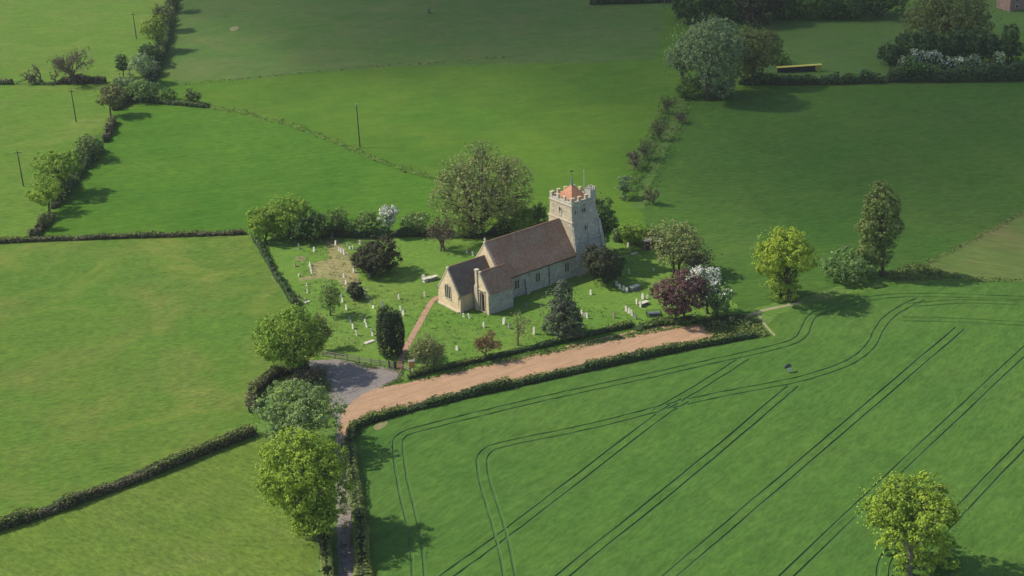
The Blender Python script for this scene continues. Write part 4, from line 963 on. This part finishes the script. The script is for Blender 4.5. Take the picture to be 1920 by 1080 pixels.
# ------------------------------------------------------------------ hedges
hedge('long low clipped hedge across the left, above the grazed pasture', [(-60, 460), (40, 453), (130, 450), (240, 446), (340, 443), (462, 439)], 1.4, 1.05, 'brown hedge leaves', 'bright hedge leaves', .55, .32)
hedge('thick clipped hedge running diagonally to the bottom left edge', [(-80, 1016), (0, 993), (75, 969), (150, 942), (240, 909), (330, 872), (400, 844), (480, 812)], 1.7, 1.6, 'brown hedge leaves', 'bright hedge leaves', .7, .27)
hedge('curved clipped hedge between the pasture and the parking area', [(474, 775), (472, 748), (490, 725), (515, 706), (545, 698), (580, 690)], 1.8, 1.9, 'brown hedge leaves', 'bright hedge leaves', .5, .27)
hedge('narrow clipped hedge down the left side of the churchyard', [(474, 444), (500, 488), (530, 540), (556, 580)], 1.1, 1.5, 'dark green leaves', 'bright hedge leaves', .35, .28)
hedge('long hedge with dark face between the orange track and the wheat', [(656, 838), (658, 815), (672, 800), (705, 789), (795, 765), (912, 736), (1029, 711), (1145, 685), (1277, 657), (1420, 631)], 1.5, 1.45, 'dark green leaves', 'bright hedge leaves', .6, .27)
hedge('hedge along the lane side of the wheat, in the trees shade', [(656, 838), (660, 880), (668, 940), (676, 985), (683, 1030)], 1.9, 1.7, 'hedge leaves', 'bright hedge leaves', .5, .25)
hedge('bright topped hedge right of the lane at the bottom edge', [(676, 990), (679, 1040), (682, 1090), (690, 1200)], 2.4, 1.6, 'bright hedge leaves', 'bright hedge leaves', .8, .25)
hedge('bright hedge left of the lane at the bottom edge', [(610, 1005), (612, 1050), (617, 1100), (625, 1200)], 1.7, 2.2, 'hedge leaves', 'bright hedge leaves', .8, .25)
hedge('low hedge between the lawn and the orange track', [(764, 712), (800, 700), (880, 682), (960, 664), (1040, 645), (1130, 624), (1190, 611)], 1.1, .95, 'dark green leaves', 'bright hedge leaves', .6, .26)
hedge('weedy bank left of the track end under the purple tree', [(1190, 620), (1225, 610), (1270, 604), (1310, 602)], 2.2, .8, 'mid green leaves', 'weed leaves', .5, .28, name='bramble_bank', rough=.5)
hedge('tangle of pale brambles between track end and dusty path', [(1320, 612), (1350, 606), (1390, 604), (1412, 606)], 3.5, .9, 'hedge leaves', 'bright hedge leaves', .5, .28, name='bramble_bank', rough=.5, dens=.7)
hedge('thin brown hedge left of the bare tree', [(-30, 158), (20, 158), (60, 158), (110, 158)], 1.8, 1.2, 'hedge leaves', 'brown hedge leaves', .5, .42, rough=.6, gapp=.35)
hedge('dark clipped hedge between the bare tree and the tree line', [(110, 157), (150, 157), (200, 155)], 2.0, 2.2, 'brown hedge leaves', 'brown hedge leaves', .5, .42)
hedge('narrow hedge linking the brown tree and the dark shrub', [(214, 228), (206, 248), (196, 268)], 1.6, 2.0, 'brown hedge leaves', 'bright hedge leaves', .5, .36)
hedge('scrappy low hedge at the foot of the left tree line', [(100, 408), (80, 428), (60, 448)], 2.0, 1.3, 'brown hedge leaves', 'hedge leaves', .4, .34, rough=.4)
hedge('hedge bottom under the left tree line', [(188, 280), (160, 312), (130, 352), (100, 392)], 3.2, 2.2, 'dark green leaves', 'hedge leaves', .3, .36, rough=.4)
hedge('hedge bottom under the upper tree line', [(215, 208), (240, 188), (270, 182), (300, 120), (322, 20), (335, -60)], 3.4, 2.6, 'dark green leaves', 'hedge leaves', .3, .45, rough=.4)
hedge('short dark hedge reaching the square bush', [(262, 190), (300, 194), (345, 197), (392, 202)], 2.2, 1.3, 'dark green leaves', 'hedge leaves', .4, .4)
hedge('broken line of rough tussocks crossing the middle fields', [(392, 202), (470, 215), (560, 240), (640, 272), (700, 298), (760, 320), (812, 336)], 1.6, .55, 'weed leaves', 'bright hedge leaves', .5, .34, rough=.8, name='tussock_line', dens=.55, core=False)
hedge('faint tussock line dividing the brownish pasture', [(335, 160), (440, 150), (560, 138), (700, 126), (800, 120), (960, 108)], 1.1, .4, 'weed leaves', 'hedge leaves', .4, .42, rough=.8, name='tussock_line', dens=.28, core=False)
hedge('shaded boundary hedge below the yellow roofed shelter', [(1385, 158), (1460, 157), (1530, 158), (1600, 156), (1665, 154)], 3.2, 2.4, 'dark green leaves', 'mid green leaves', .5, .45, rough=.4)
hedge('hawthorn hedge with white blossom along its top, far right', [(1662, 152), (1720, 152), (1790, 152), (1860, 151), (1960, 149)], 4.0, 4.2, 'dark green leaves', 'mid green leaves', .3, .45, rough=.35, bl=.0)
hedge('row of white blossoming hawthorn behind the dark hedge', [(1680, 134), (1720, 134), (1790, 133), (1880, 131)], 3.2, 4.2, 'grey green leaves', 'blossom', .08, .45, rough=.5, bl=.13)
hedge('dark far hedge along the top edge', [(1105, 8), (1180, 6), (1275, 4)], 3, 3, 'dark green leaves', 'dark green leaves', .3, .5, rough=.4)
hedge('thin hedge line up the edge of the thin crop', [(1728, 500), (1830, 448), (1925, 396)], .8, .5, 'weed leaves', 'hedge leaves', .4, .33, rough=.6, name='tussock_line', dens=.4, core=False)
hedge('rough grass ridge between the wheat and the thin crop', [(1650, 522), (1720, 520), (1800, 526), (1925, 527)], 1.4, .5, 'weed leaves', 'bright hedge leaves', .5, .3, rough=.6, name='tussock_line', dens=.5, core=False)
hedge('shrubby growth along the back of the churchyard', [(560, 442), (640, 444), (720, 442), (800, 440), (880, 444), (960, 438)], 3.2, 2.3, 'dark green leaves', 'mid green leaves', .5, .34, rough=.6)
hedge('shrubby growth behind the shed', [(1150, 452), (1190, 448), (1240, 456)], 3.0, 2.0, 'dark green leaves', 'mid green leaves', .5, .34, rough=.5)

hedge('thin grey scrub up the left side of the grassy track beyond the tower', [(1178, 372), (1190, 330), (1204, 290), (1226, 250), (1244, 212), (1256, 186)], 2.6, 1.1, 'mid green leaves', 'brown hedge leaves', .5, .38, rough=.8, name='scrub_strip', dens=.5, core=False)
hedge('faint line of weeds up the right side of the grassy track', [(1208, 392), (1228, 340), (1256, 280), (1282, 232), (1304, 192)], 1.6, .5, 'mid green leaves', 'weed leaves', .5, .36, rough=.8, name='scrub_strip', dens=.3, core=False)
ribbon('grass_track', [(1196, 392), (1214, 340), (1240, 280), (1266, 225), (1280, 185)], 2.6, MT['far'], .03, 'pale grassy track climbing away behind the tower', 'track')
# ------------------------------------------------------------------ trees and shrubs
G1 = 'trees of the hedgerow on the left'
tree('broadleaf_tree', 'bright green tree nearest the narrow pasture corner, lowest of the left tree line', (48, 333, 127, 385), (93, 398), 'fresh green leaves', group=G1, lobes=16)
tree('broadleaf_tree', 'bright green tree just above the lowest tree of the left line', (60, 280, 156, 350), (122, 366), 'fresh green leaves', group=G1, lobes=18, mix2='mid green leaves')
tree('hawthorn_shrub', 'dark bush with ragged top above the bright green pair', (136, 252, 194, 306), None, 'mid green leaves', 'shrub', group=G1, mix2='brown buds')
tree('hawthorn_shrub', 'small dark bush at the foot of the left tree line', (68, 388, 100, 434), None, 'hedge leaves', 'shrub', lobes=9, mix2='brown buds')
tree('broadleaf_tree', 'brownish tree at the bend of the upper tree line', (178, 156, 236, 206), (208, 218), 'brown hedge leaves', group=G1, mix2='fresh green leaves')
tree('hawthorn_shrub', 'broad hawthorn to the right of the brownish tree', (234, 148, 306, 194), None, 'mid green leaves', 'shrub', mix2='grey green leaves', lobes=18)
tree('hawthorn_shrub', 'rounded bush between broad hawthorn and square bush', (296, 160, 337, 192), None, 'mid green leaves', 'shrub', lobes=9)
tree('square_bush', 'squarish bush standing alone at the end of the short hedge', (345, 164, 380, 199), None, 'hedge leaves', 'bush', lobes=10)
tree('broadleaf_tree', 'small dark tree left of the pale green one in the upper line', (213, 99, 245, 140), (232, 146), 'dark green leaves', lobes=9)
tree('broadleaf_tree', 'pale green round tree in the upper line', (240, 97, 292, 148), (272, 158), 'grey green leaves', group=G1, lobes=13)
tree('hawthorn_shrub', 'pale low shrub above the brownish tree', (198, 136, 262, 164), None, 'grey green leaves', 'shrub', lobes=12)
tree('broadleaf_tree', 'dark tree below the tall yellowish tree of the upper line', (250, 78, 303, 112), (284, 124), 'dark green leaves', lobes=12, mix2='mid green leaves')
tree('broadleaf_tree', 'tall yellowish green tree high in the upper line', (261, 28, 319, 84), (300, 96), 'fresh green leaves', group=G1, mix2='olive leaves')
tree('broadleaf_tree', 'olive tree second from the top of the left line', (284, 2, 331, 46), (316, 58), 'olive leaves', group=G1, lobes=12)
tree('broadleaf_tree', 'tree cut by the top edge at the head of the left line', (300, -40, 342, 12), (328, 22), 'olive leaves', group=G1, lobes=10)
bare_tree('bare_tree', 'leafless forked tree with brown buds in the far left hedge', (139, 158), 84, 84, 'brown buds', 380, depth=5, size=.5, forks=2)
bare_tree('bare_tree', 'small bare sapling between the scrub and the forked tree', (78, 156), 118, 22, 'brown buds', 60, depth=3, size=.4)
bare_tree('bare_tree', 'small bare sapling right beside the forked bare tree', (105, 158), 128, 18, 'brown buds', 50, depth=3, size=.4)
bare_tree('bare_shrub', 'dark leafless scrub at the left end of the far hedge', (57, 158), 134, 30, 'dark green leaves', 160, 'shrub', depth=4, size=.45, forks=2)

tree('sycamore_tree', 'bright topped tree at the back left corner of the churchyard', (494, 364, 580, 454), None, 'fresh green leaves', mix2='mid green leaves', lobes=24)
tree('sycamore_tree', 'green tree leaning over the end of the long hedge', (460, 386, 526, 460), None, 'fresh green leaves', mix2='mid green leaves', lobes=18)
tree('dark_shrub', 'dark shaded shrub beneath the bright topped corner tree', (532, 396, 624, 458), None, 'dark green leaves', 'shrub', mix2='mid green leaves')
bare_tree('thin_shrub', 'thin half leafed shrub on the back hedge beside the dark shrub', (622, 444), 388, 66, 'mid green leaves', 1500, 'shrub', depth=4, size=.32, forks=2)
tree('hawthorn_shrub', 'bush left of the white blossoming hawthorn', (668, 386, 716, 442), None, 'mid green leaves', 'shrub', mix2='sparse spring leaves', lobes=14, cov=.8)
tree('hawthorn_tree', 'tall narrow hawthorn white with blossom on the back hedge', (710, 377, 747, 438), (729, 445), 'grey green leaves', blossom=.75, lobes=14)
tree('hawthorn_shrub', 'spring green bush right of the white hawthorn', (752, 388, 808, 442), None, 'mid green leaves', 'shrub', mix2='sparse spring leaves', cov=.8, lobes=14, blossom=.05)
tree('ash_tree', 'very large half leafed tree with open crown behind the chancel', (804, 276, 994, 430), (897, 440), 'sparse spring leaves', mix2='olive leaves', lobes=60, lr=.24, cov=.27, twigs=460, size=.33, fork=1)
tree('shrub', 'green undergrowth between the large open tree and the tower', (925, 378, 1000, 440), None, 'mid green leaves', 'shrub', mix2='fresh green leaves')
tree('shrub', 'darker undergrowth touching the left side of the tower', (985, 372, 1032, 425), None, 'mid green leaves', 'shrub', mix2='dark green leaves', lobes=10)
tree('shrub', 'low green undergrowth beneath the large open tree', (840, 400, 905, 446), None, 'mid green leaves', 'shrub', mix2='sparse spring leaves', cov=.7)
bare_tree('dead_looking_shrub', 'greyish brown thin tree in front of the large open tree', (830, 471), 404, 50, 'brown hedge leaves', 900, 'tree', depth=4, size=.3, forks=2)
tree('holly_tree', 'tall dark evergreen tree on the right side of the tower', (1098, 362, 1160, 468), (1134, 474), 'dark green leaves', mix2='mid green leaves', lobes=22, lr=.42)
tree('shrub', 'bright green shrub left of the brick shed', (1154, 412, 1226, 464), None, 'fresh green leaves', 'shrub', mix2='mid green leaves', lobes=16)
tree('ash_tree', 'half leafed olive coloured tree beside the brick shed', (1218, 410, 1322, 505), (1268, 514), 'sparse spring leaves', mix2='olive leaves', lobes=34, lr=.28, cov=.42, twigs=220, size=.32, fork=1)
bare_tree('thorn_shrub', 'brownish twiggy thorn right behind the white hawthorn by the purple tree', (1300, 520), 466, 80, 'brown hedge leaves', 800, 'shrub', depth=4, size=.32, forks=2)
tree('hawthorn_shrub', 'pale topped bush in the field beyond the tower', (1153, 326, 1189, 377), None, 'grey green leaves', 'shrub', mix2='dark green leaves', lobes=10)
for i, (x, y, t_, w_, lb) in enumerate([(1221, 384, 350, 30, 'brown twiggy shrub right of the pale topped bush beyond the tower'), (1192, 318, 282, 26, 'bare brown shrub lowest on the track side above the pale topped bush'), (1210, 300, 262, 34, 'bare shrub second up the left side of the grassy track'), (1236, 262, 222, 30, 'dark twiggy shrub midway up the left side of the grassy track'), (1277, 232, 208, 18, 'small reddish bush on the right side of the grassy track'), (1250, 215, 178, 30, 'twiggy shrub just below the grey green willow')]):
    bare_tree('thorn_shrub', lb, (x, y), t_, w_, ['hedge leaves', 'brown hedge leaves', 'mid green leaves'][i % 3], 130, 'shrub', depth=4, size=.4, forks=2)

tree('yew_tree', 'broad dark yew by the mown strip in the left churchyard', (657, 442, 750, 516), (706, 512), 'bronze yew leaves', lobes=26, lr=.4, cov=1.1)
tree('round_bush', 'small round dark bush with coppery edge among the graves', (649, 528, 687, 563), None, 'yew leaves', 'bush', mix2='bronze yew leaves', lobes=12, lr=.5)
tree('birch_tree', 'feathery light green tree among the graves left of the round bush', (596, 522, 644, 586), (620, 592), 'mid green leaves', mix2='sparse spring leaves', lobes=20, lr=.34, cov=.5, twigs=60, size=.26)
bare_tree('birch_tree', 'thin feathery tree behind the dense round tree by the fence', (602, 655), 590, 40, 'sparse spring leaves', 1800, depth=4, size=.28, forks=1, spread=.5)
tree('chestnut_tree', 'dense round green tree at the corner of the parking area', (482, 576, 610, 690), (556, 704), 'fresh green leaves', mix2='mid green leaves', lobes=48, lr=.26, cov=.95, size=.22)
tree('columnar_yew', 'dark columnar yew beside the path near the gate', (704, 573, 759, 668), None, 'yew leaves', style='column', lobes=18, cov=1.5, low=1.0)
bare_tree('garden_shrub', 'thin yellowish shrub right of the path near the gate', (803, 690), 624, 58, 'sparse spring leaves', 2600, 'shrub', depth=4, size=.26, forks=3, spread=.7)
bare_tree('cherry_tree', 'little tree with orange brown leaves by the low hedge', (911, 672), 617, 46, 'orange brown leaves', 1300, depth=4, size=.26, forks=1, spread=.75)
bare_tree('sapling', 'thin sapling with a bare stem on the lawn beside the conifer', (971, 648), 580, 30, 'sparse spring leaves', 260, depth=3, size=.24, forks=1)
tree('conifer_tree', 'grey green conifer on the lawn in front of the nave', (1014, 528, 1097, 626), (1056, 628), 'blue conifer needles', style='cone', lobes=40, cov=1.1)
tree('yew_tree', 'dark yew standing against the foot of the tower', (1090, 457, 1166, 532), (1132, 530), 'bronze yew leaves', mix2='yew leaves', lobes=26, lr=.36)
tree('copper_beech', 'purple leaved tree at the right end of the churchyard', (1225, 508, 1330, 592), (1284, 604), 'copper leaves', lobes=24, lr=.34)
tree('hawthorn_tree', 'white blossoming hawthorn right behind the purple tree', (1278, 497, 1352, 560), (1326, 588), 'mid green leaves', blossom=.8, lobes=14)
tree('hawthorn_tree', 'green rounded hawthorn right of the purple tree', (1312, 526, 1376, 590), (1345, 596), 'mid green leaves', mix2='grey green leaves', blossom=.18, lobes=16)
tree('lime_tree', 'yellow green tree standing beside the dusty path', (1411, 427, 1532, 525), (1480, 566), 'lime green leaves', lobes=26, lr=.3, low=1)
tree('ivy_clump', 'yellow green undergrowth wrapped round the yellow green tree', (1428, 492, 1505, 565), None, 'lime green leaves', 'shrub', mix2='mid green leaves', lobes=12)
tree('hawthorn_shrub', 'broad pale hawthorn between yellow green tree and poplar', (1536, 462, 1642, 534), None, 'mid green leaves', 'shrub', mix2='grey green leaves', lobes=20)
tree('poplar_tree', 'tall narrow poplar at the top of the wheat field', (1613, 328, 1689, 522), (1654, 518), 'olive leaves', mix2='mid green leaves', lobes=54, lr=.38, cov=1.0)
tree('lime_tree', 'large bright tree alone in the wheat at the bottom right', (1612, 888, 1806, 1030), (1704, 1082), 'fresh green leaves', mix2='lime green leaves', lobes=48, lr=.27, bark='barklt', rag=1, size=.24, cov=1.2)
tree('oak_branch_growth', 'low bright shoots round the trunk of the bottom right tree', (1640, 975, 1818, 1082), None, 'fresh green leaves', 'tree', mix2='lime green leaves', lobes=16, lr=.3, size=.36)
tree('ash_tree', 'grey green tree overhanging the lane junction', (475, 711, 646, 832), (580, 850), 'grey green leaves', mix2='fresh green leaves', lobes=38, lr=.29, rag=1, size=.24)
tree('lime_tree', 'big bright green tree beside the lane at the bottom', (482, 803, 646, 985), (598, 1005), 'fresh green leaves', mix2='lime green leaves', lobes=52, lr=.26, rag=1, size=.24)
tree('lime_tree', 'small bright tree under the big one at the lane edge', (540, 940, 632, 1014), (606, 1048), 'fresh green leaves', mix2='lime green leaves', lobes=16, lr=.34, size=.32)
bare_tree('bare_shrub', 'brown shrub behind the grey green tree by the curved hedge', (575, 726), 690, 60, 'brown hedge leaves', 900, 'shrub', depth=4, size=.28, forks=2)

tree('willow_tree', 'large silvery willow at the top of the grassy track', (1254, 32, 1394, 160), (1326, 188), 'grey green leaves', lobes=30, lr=.33, rag=1)
tree('willow_tree', 'low spreading willow drooping on the left of the large one', (1240, 84, 1308, 150), (1282, 176), 'grey green leaves', lobes=16, mix2='mid green leaves')
tree('hawthorn_shrub', 'dull green bush at the foot of the large willow', (1262, 140, 1316, 188), None, 'mid green leaves', 'shrub', lobes=10)
tree('willow_tree', 'small silvery willow in front of the large one', (1306, 118, 1386, 186), None, 'grey green leaves', lobes=16)
tree('oak_tree', 'olive brown tree right of the silvery willow', (1358, 44, 1464, 156), (1410, 160), 'olive leaves', lobes=28, lr=.32, mix2='hedge leaves')
tree('shrub', 'low dark bush at the left end of the yellow shelter', (1440, 92, 1492, 126), None, 'mid green leaves', 'shrub', lobes=10)
k = 0
for x0, x1, y1, lf, lb in [(1262, 1340, 42, 'dark green leaves', 'leftmost dark tree of the far wood above the willow'), (1330, 1398, 38, 'dark green leaves', 'second dark tree of the far wood'), (1385, 1450, 50, 'bronze yew leaves', 'reddish brown tree at the front of the far wood'), (1430, 1500, 34, 'dark green leaves', 'dark tree of the far wood right of the reddish one'), (1480, 1560, 32, 'mid green leaves', 'greener tree in the middle of the far wood'), (1545, 1620, 34, 'dark green leaves', 'dark tree right of the greener one in the far wood'), (1605, 1690, 32, 'dark green leaves', 'last dark tree at the right end of the far wood')]:
    tree('woodland_tree', lb, (x0-16, -44, x1+16, y1+6), None, lf, group='trees of the far wood', lobes=16, mix2='mid green leaves' if lf[0] == 'd' else None)
tree('oak_tree', 'very broad olive brown tree above the dark conifers', (1690, -30, 1868, 84), (1785, 84), 'olive leaves', lobes=30, mix2='hedge leaves', cov=.9)
for i, x in enumerate((1668, 1700, 1732, 1764, 1796, 1828, 1860, 1892)):
    lb = ['first dark conifer from the left in the far right row, standing lowest', 'second dark conifer from the left in the far right row', 'third dark conifer from the left in the far right row', 'fourth dark conifer from the left in the far right row', 'fourth dark conifer from the right in the far right row', 'third dark conifer from the right in the far right row', 'second dark conifer from the right in the far right row', 'rightmost dark conifer of the far right row, at the picture edge'][i]
    tree('conifer_tree', lb, (x-24, (78 if i < 1 else 56)-(i % 3)*4-(12 if i == 7 else 0), x+24, 126), None, 'dark green leaves', group='row of dark conifers far right', lobes=16, lr=.42)
tree('shrub', 'tiny round bush alone in the shaded brownish pasture', (798, 12, 812, 26), None, 'grey green leaves', 'bush', lobes=5)

# ------------------------------------------------------------------ ground cover
tufts('weeds', 'rough growth on the lane verges', [(480, 815), (600, 850), (622, 1100), (600, 1100), (600, 900), (560, 700), (610, 690), (640, 830), (690, 800), (650, 860), (645, 1100), (640, 800)], 700, .5, 'hedge leaves', .28, leaf2='bright hedge leaves')
tufts('weeds', 'rough growth on the bank beside the dusty path', [(1310, 600), (1385, 590), (1420, 600), (1440, 630), (1340, 636)], 900, .5, 'hedge leaves', .28, leaf2='bright hedge leaves')
tufts('weeds', 'rough growth between the low hedge and the orange track', [(750, 714), (800, 704), (880, 686), (1060, 650), (1190, 624), (1300, 604), (1300, 610), (1180, 632), (1060, 658), (880, 692), (800, 712)], 500, .25, 'mid green leaves', .26, leaf2='weed leaves')
tufts('weeds', 'straggling grass on the lower edge of the orange track', [(655, 800), (700, 770), (795, 752), (912, 722), (1029, 698), (1145, 673), (1277, 643), (1277, 650), (1145, 682), (1029, 707), (912, 731), (795, 761), (700, 782), (665, 806)], 420, .3, 'weed leaves', .24, leaf2='hedge leaves')
tufts('weeds', 'stray weeds along the edge of the parking area', [(640, 676), (690, 686), (730, 692), (757, 694), (750, 716), (700, 732), (745, 712), (752, 696), (690, 690)], 160, .2, 'weed leaves', .2)
tufts('weeds', 'rough growth along the grassy track beyond the tower', [(1180, 385), (1195, 320), (1240, 200), (1255, 200), (1300, 180), (1270, 250), (1215, 330), (1200, 385)], 250, .3, 'mid green leaves', .34, leaf2='weed leaves')
tufts('weeds', 'tangled growth around the foot of the poplar', [(1640, 515), (1720, 495), (1800, 520), (1680, 528)], 500, .5, 'hedge leaves', .3, leaf2='weed leaves')
tufts('weeds', 'dry grass clumps in the left part of the churchyard', [(560, 460), (640, 450), (690, 560), (690, 660), (600, 650), (560, 570)], 380, .22, 'dry grass blades', .2, leaf2='weed leaves')
tufts('weeds', 'little weeds on the churchyard lawn', [(690, 530), (820, 560), (1000, 600), (1200, 560), (1280, 600), (1060, 640), (860, 685), (760, 700), (720, 600)], 500, .14, 'weed leaves', .2)

# ------------------------------------------------------------------ clouds high overhead: their shade falls on the far fields
CT = [ # pixel x, y and how much of the sun reaches the ground there
 (60, 30, 1), (200, 60, 1), (60, 300, 1), (60, 700, 1), (300, 900, 1), (320, 120, 1), (380, 20, .55), (450, 110, .9), (430, 70, .85), (520, 20, .38), (560, 100, .6), (640, 130, .45), (640, 30, .15), (700, 90, .2), (800, 30, .12), (720, 40, .13), (880, 60, .14), (800, 110, .22), (700, 170, .95), (850, 165, .8), (950, 120, .28), (950, 190, .93), (1050, 150, .42), (1000, 40, .12), (1150, 60, .14), (1080, 90, .2), (1180, 20, .12), (1150, 150, .35), (1130, 220, .62), (1050, 260, .96), (600, 220, 1), (800, 260, 1), (950, 300, 1), (1180, 300, .62), (1150, 370, .85), (1240, 150, .3), (1270, 250, .45), (1260, 350, .6), (1240, 430, .9), (1350, 80, .5), (1320, 130, .5), (1330, 300, .38), (1300, 430, .75), (1330, 480, .92), (1400, 520, 1), (1450, 300, .3), (1450, 450, .75), (1380, 380, .5), (1600, 250, .27), (1600, 400, .3), (1560, 480, .85), (1480, 60, .3), (1520, 110, .42), (1620, 110, .4), (1700, 60, .3), (1800, 200, .27), (1800, 350, .32), (1800, 60, .3), (1880, 30, .6), (1890, 100, .25), (1750, 430, .45), (1890, 450, .5), (1780, 510, .72), (1900, 520, .72), (1880, 570, .9), (1700, 540, .95), (1780, 585, 1), (1650, 600, 1), (1600, 550, 1), (1500, 550, 1), (1180, 450, .95), (1260, 470, .92), (1340, 440, .8), (1420, 430, .75), (1500, 430, .68), (1420, 490, 1), (1520, 490, .95), (1600, 490, .9), (1680, 490, .85), (1760, 480, .75), (1600, 430, .55), (1700, 430, .5), (1850, 500, .7), (1430, 480, .95), (1800, 640, 1), (1900, 660, 1), (1600, 680, 1), (1400, 700, 1), (1700, 800, 1), (1880, 900, 1), (1300, 900, 1), (1000, 600, 1), (800, 450, 1), (1050, 430, 1), (1200, 520, 1), (1200, 650, 1), (900, 900, 1), (600, 600, 1), (1480, 450, .85)]
CT = [(a, b, c*(.72 if c < .5 else .9 if c < .65 else 1)) for a, b, c in CT]
CT += [(a, b, 1) for a in range(-60, 1100, 80) for b in range(330, 1140, 80)]+[(a, b, 1) for a in range(-100, 300, 80) for b in range(0, 330, 80)]+[(a, 260, 1) for a in range(330, 900, 80)]+[(a, b, 1) for a in range(1100, 2000, 80) for b in range(700, 1140, 80)]
cp = np.array([(a, b) for a, b, c in CT], float); cw = np.array([c for a, b, c in CT])
ALT = 620.0; shift = SUN[:2]/SUN[2]*ALT; SIG = .02
gx = np.arange(-330, 520, 11.0); gy = np.arange(90, 900, 11.0)
def sunfrac(x, y):
    q = pj((x, y, 0)); d2 = ((cp[:, 0]-q[0])/85)**2+((cp[:, 1]-max(q[1], 0))/45)**2; g = np.exp(-d2)+1e-3*np.exp(-d2/12)+1e-12; return float((g*cw).sum()/g.sum())
TH = np.zeros((len(gx), len(gy)))
for i, x in enumerate(gx):
    for j, y in enumerate(gy):
        t = sunfrac(x, min(y, 640)); ed = min(1, (x-gx[0])/60, (gx[-1]-x)/60, (gy[-1]-y)/60, (y-gy[0])/60); ed = max(0, ed)
        th_ = -math.log(max(min(.03+.98*t, 1), .05))/SIG*SUN[2]*ed
        TH[i, j] = max(0, th_-1.5)
for _ in range(3):
    TP = np.pad(TH, 1, mode='edge'); TH = (TP[1:-1, 1:-1]*2+TP[:-2, 1:-1]+TP[2:, 1:-1]+TP[1:-1, :-2]+TP[1:-1, 2:])/6
TH[TH < .15] = 0
TH = np.maximum(TH, 1.5)
NX, NY = len(gx), len(gy); vv = []; ff = []
for lay in (.62, -.38):
    for i, x in enumerate(gx):
        for j, y in enumerate(gy):
            vv.append((x+shift[0], y+shift[1], ALT+TH[i, j]*lay+4*math.sin(x*.05)*math.sin(y*.043+1)+2*math.sin(x*.13+y*.09)))
NN = NX*NY
for i in range(NX-1):
    for j in range(NY-1):
        q = (i*NY+j, (i+1)*NY+j, (i+1)*NY+j+1, i*NY+j+1); ff.append(q); ff.append(tuple(k+NN for k in q[::-1]))
rim = [i*NY for i in range(NX)]+[(NX-1)*NY+j for j in range(1, NY)]+[i*NY+NY-1 for i in range(NX-2, -1, -1)]+[j for j in range(NY-2, 0, -1)]
for a, b in zip(rim, rim[1:]+rim[:1]): ff.append((b, a, a+NN, b+NN))
m = bpy.data.materials.new('cloud vapour'); m.use_nodes = True; nt = m.node_tree; nt.nodes.clear(); o = nt.nodes.new('ShaderNodeOutputMaterial'); pv = nt.nodes.new('ShaderNodeVolumePrincipled')
pv.inputs['Color'].default_value = (1, 1, 1, 1); pv.inputs['Density'].default_value = SIG; nt.links.new(pv.outputs[0], o.inputs['Volume'])
me = bpy.data.meshes.new('cloud'); me.from_pydata(vv, [], ff); me.materials.append(m)
bm = bmesh.new(); bm.from_mesh(me)
bmesh.ops.recalc_face_normals(bm, faces=bm.faces); bm.to_mesh(me); bm.free()
tag(link('cloud', me), 'white cloud bank high above the fields', 'cloud', None, 'structure')

# ------------------------------------------------------------------ thin summer haze
mb = MB(); mb.box(-3100, 3100, -700, 5100, -1, 130); hz = mb.build('haze', [])
m = bpy.data.materials.new('haze'); m.use_nodes = True; nt = m.node_tree; nt.nodes.clear(); o = nt.nodes.new('ShaderNodeOutputMaterial'); pv = nt.nodes.new('ShaderNodeVolumePrincipled')
pv.inputs['Color'].default_value = (.95, .97, 1, 1); pv.inputs['Density'].default_value = .00006; nt.links.new(pv.outputs[0], o.inputs['Volume']); hz.data.materials.append(m)
tag(hz, 'thin pale haze in the air over the fields', 'haze', None, 'stuff')
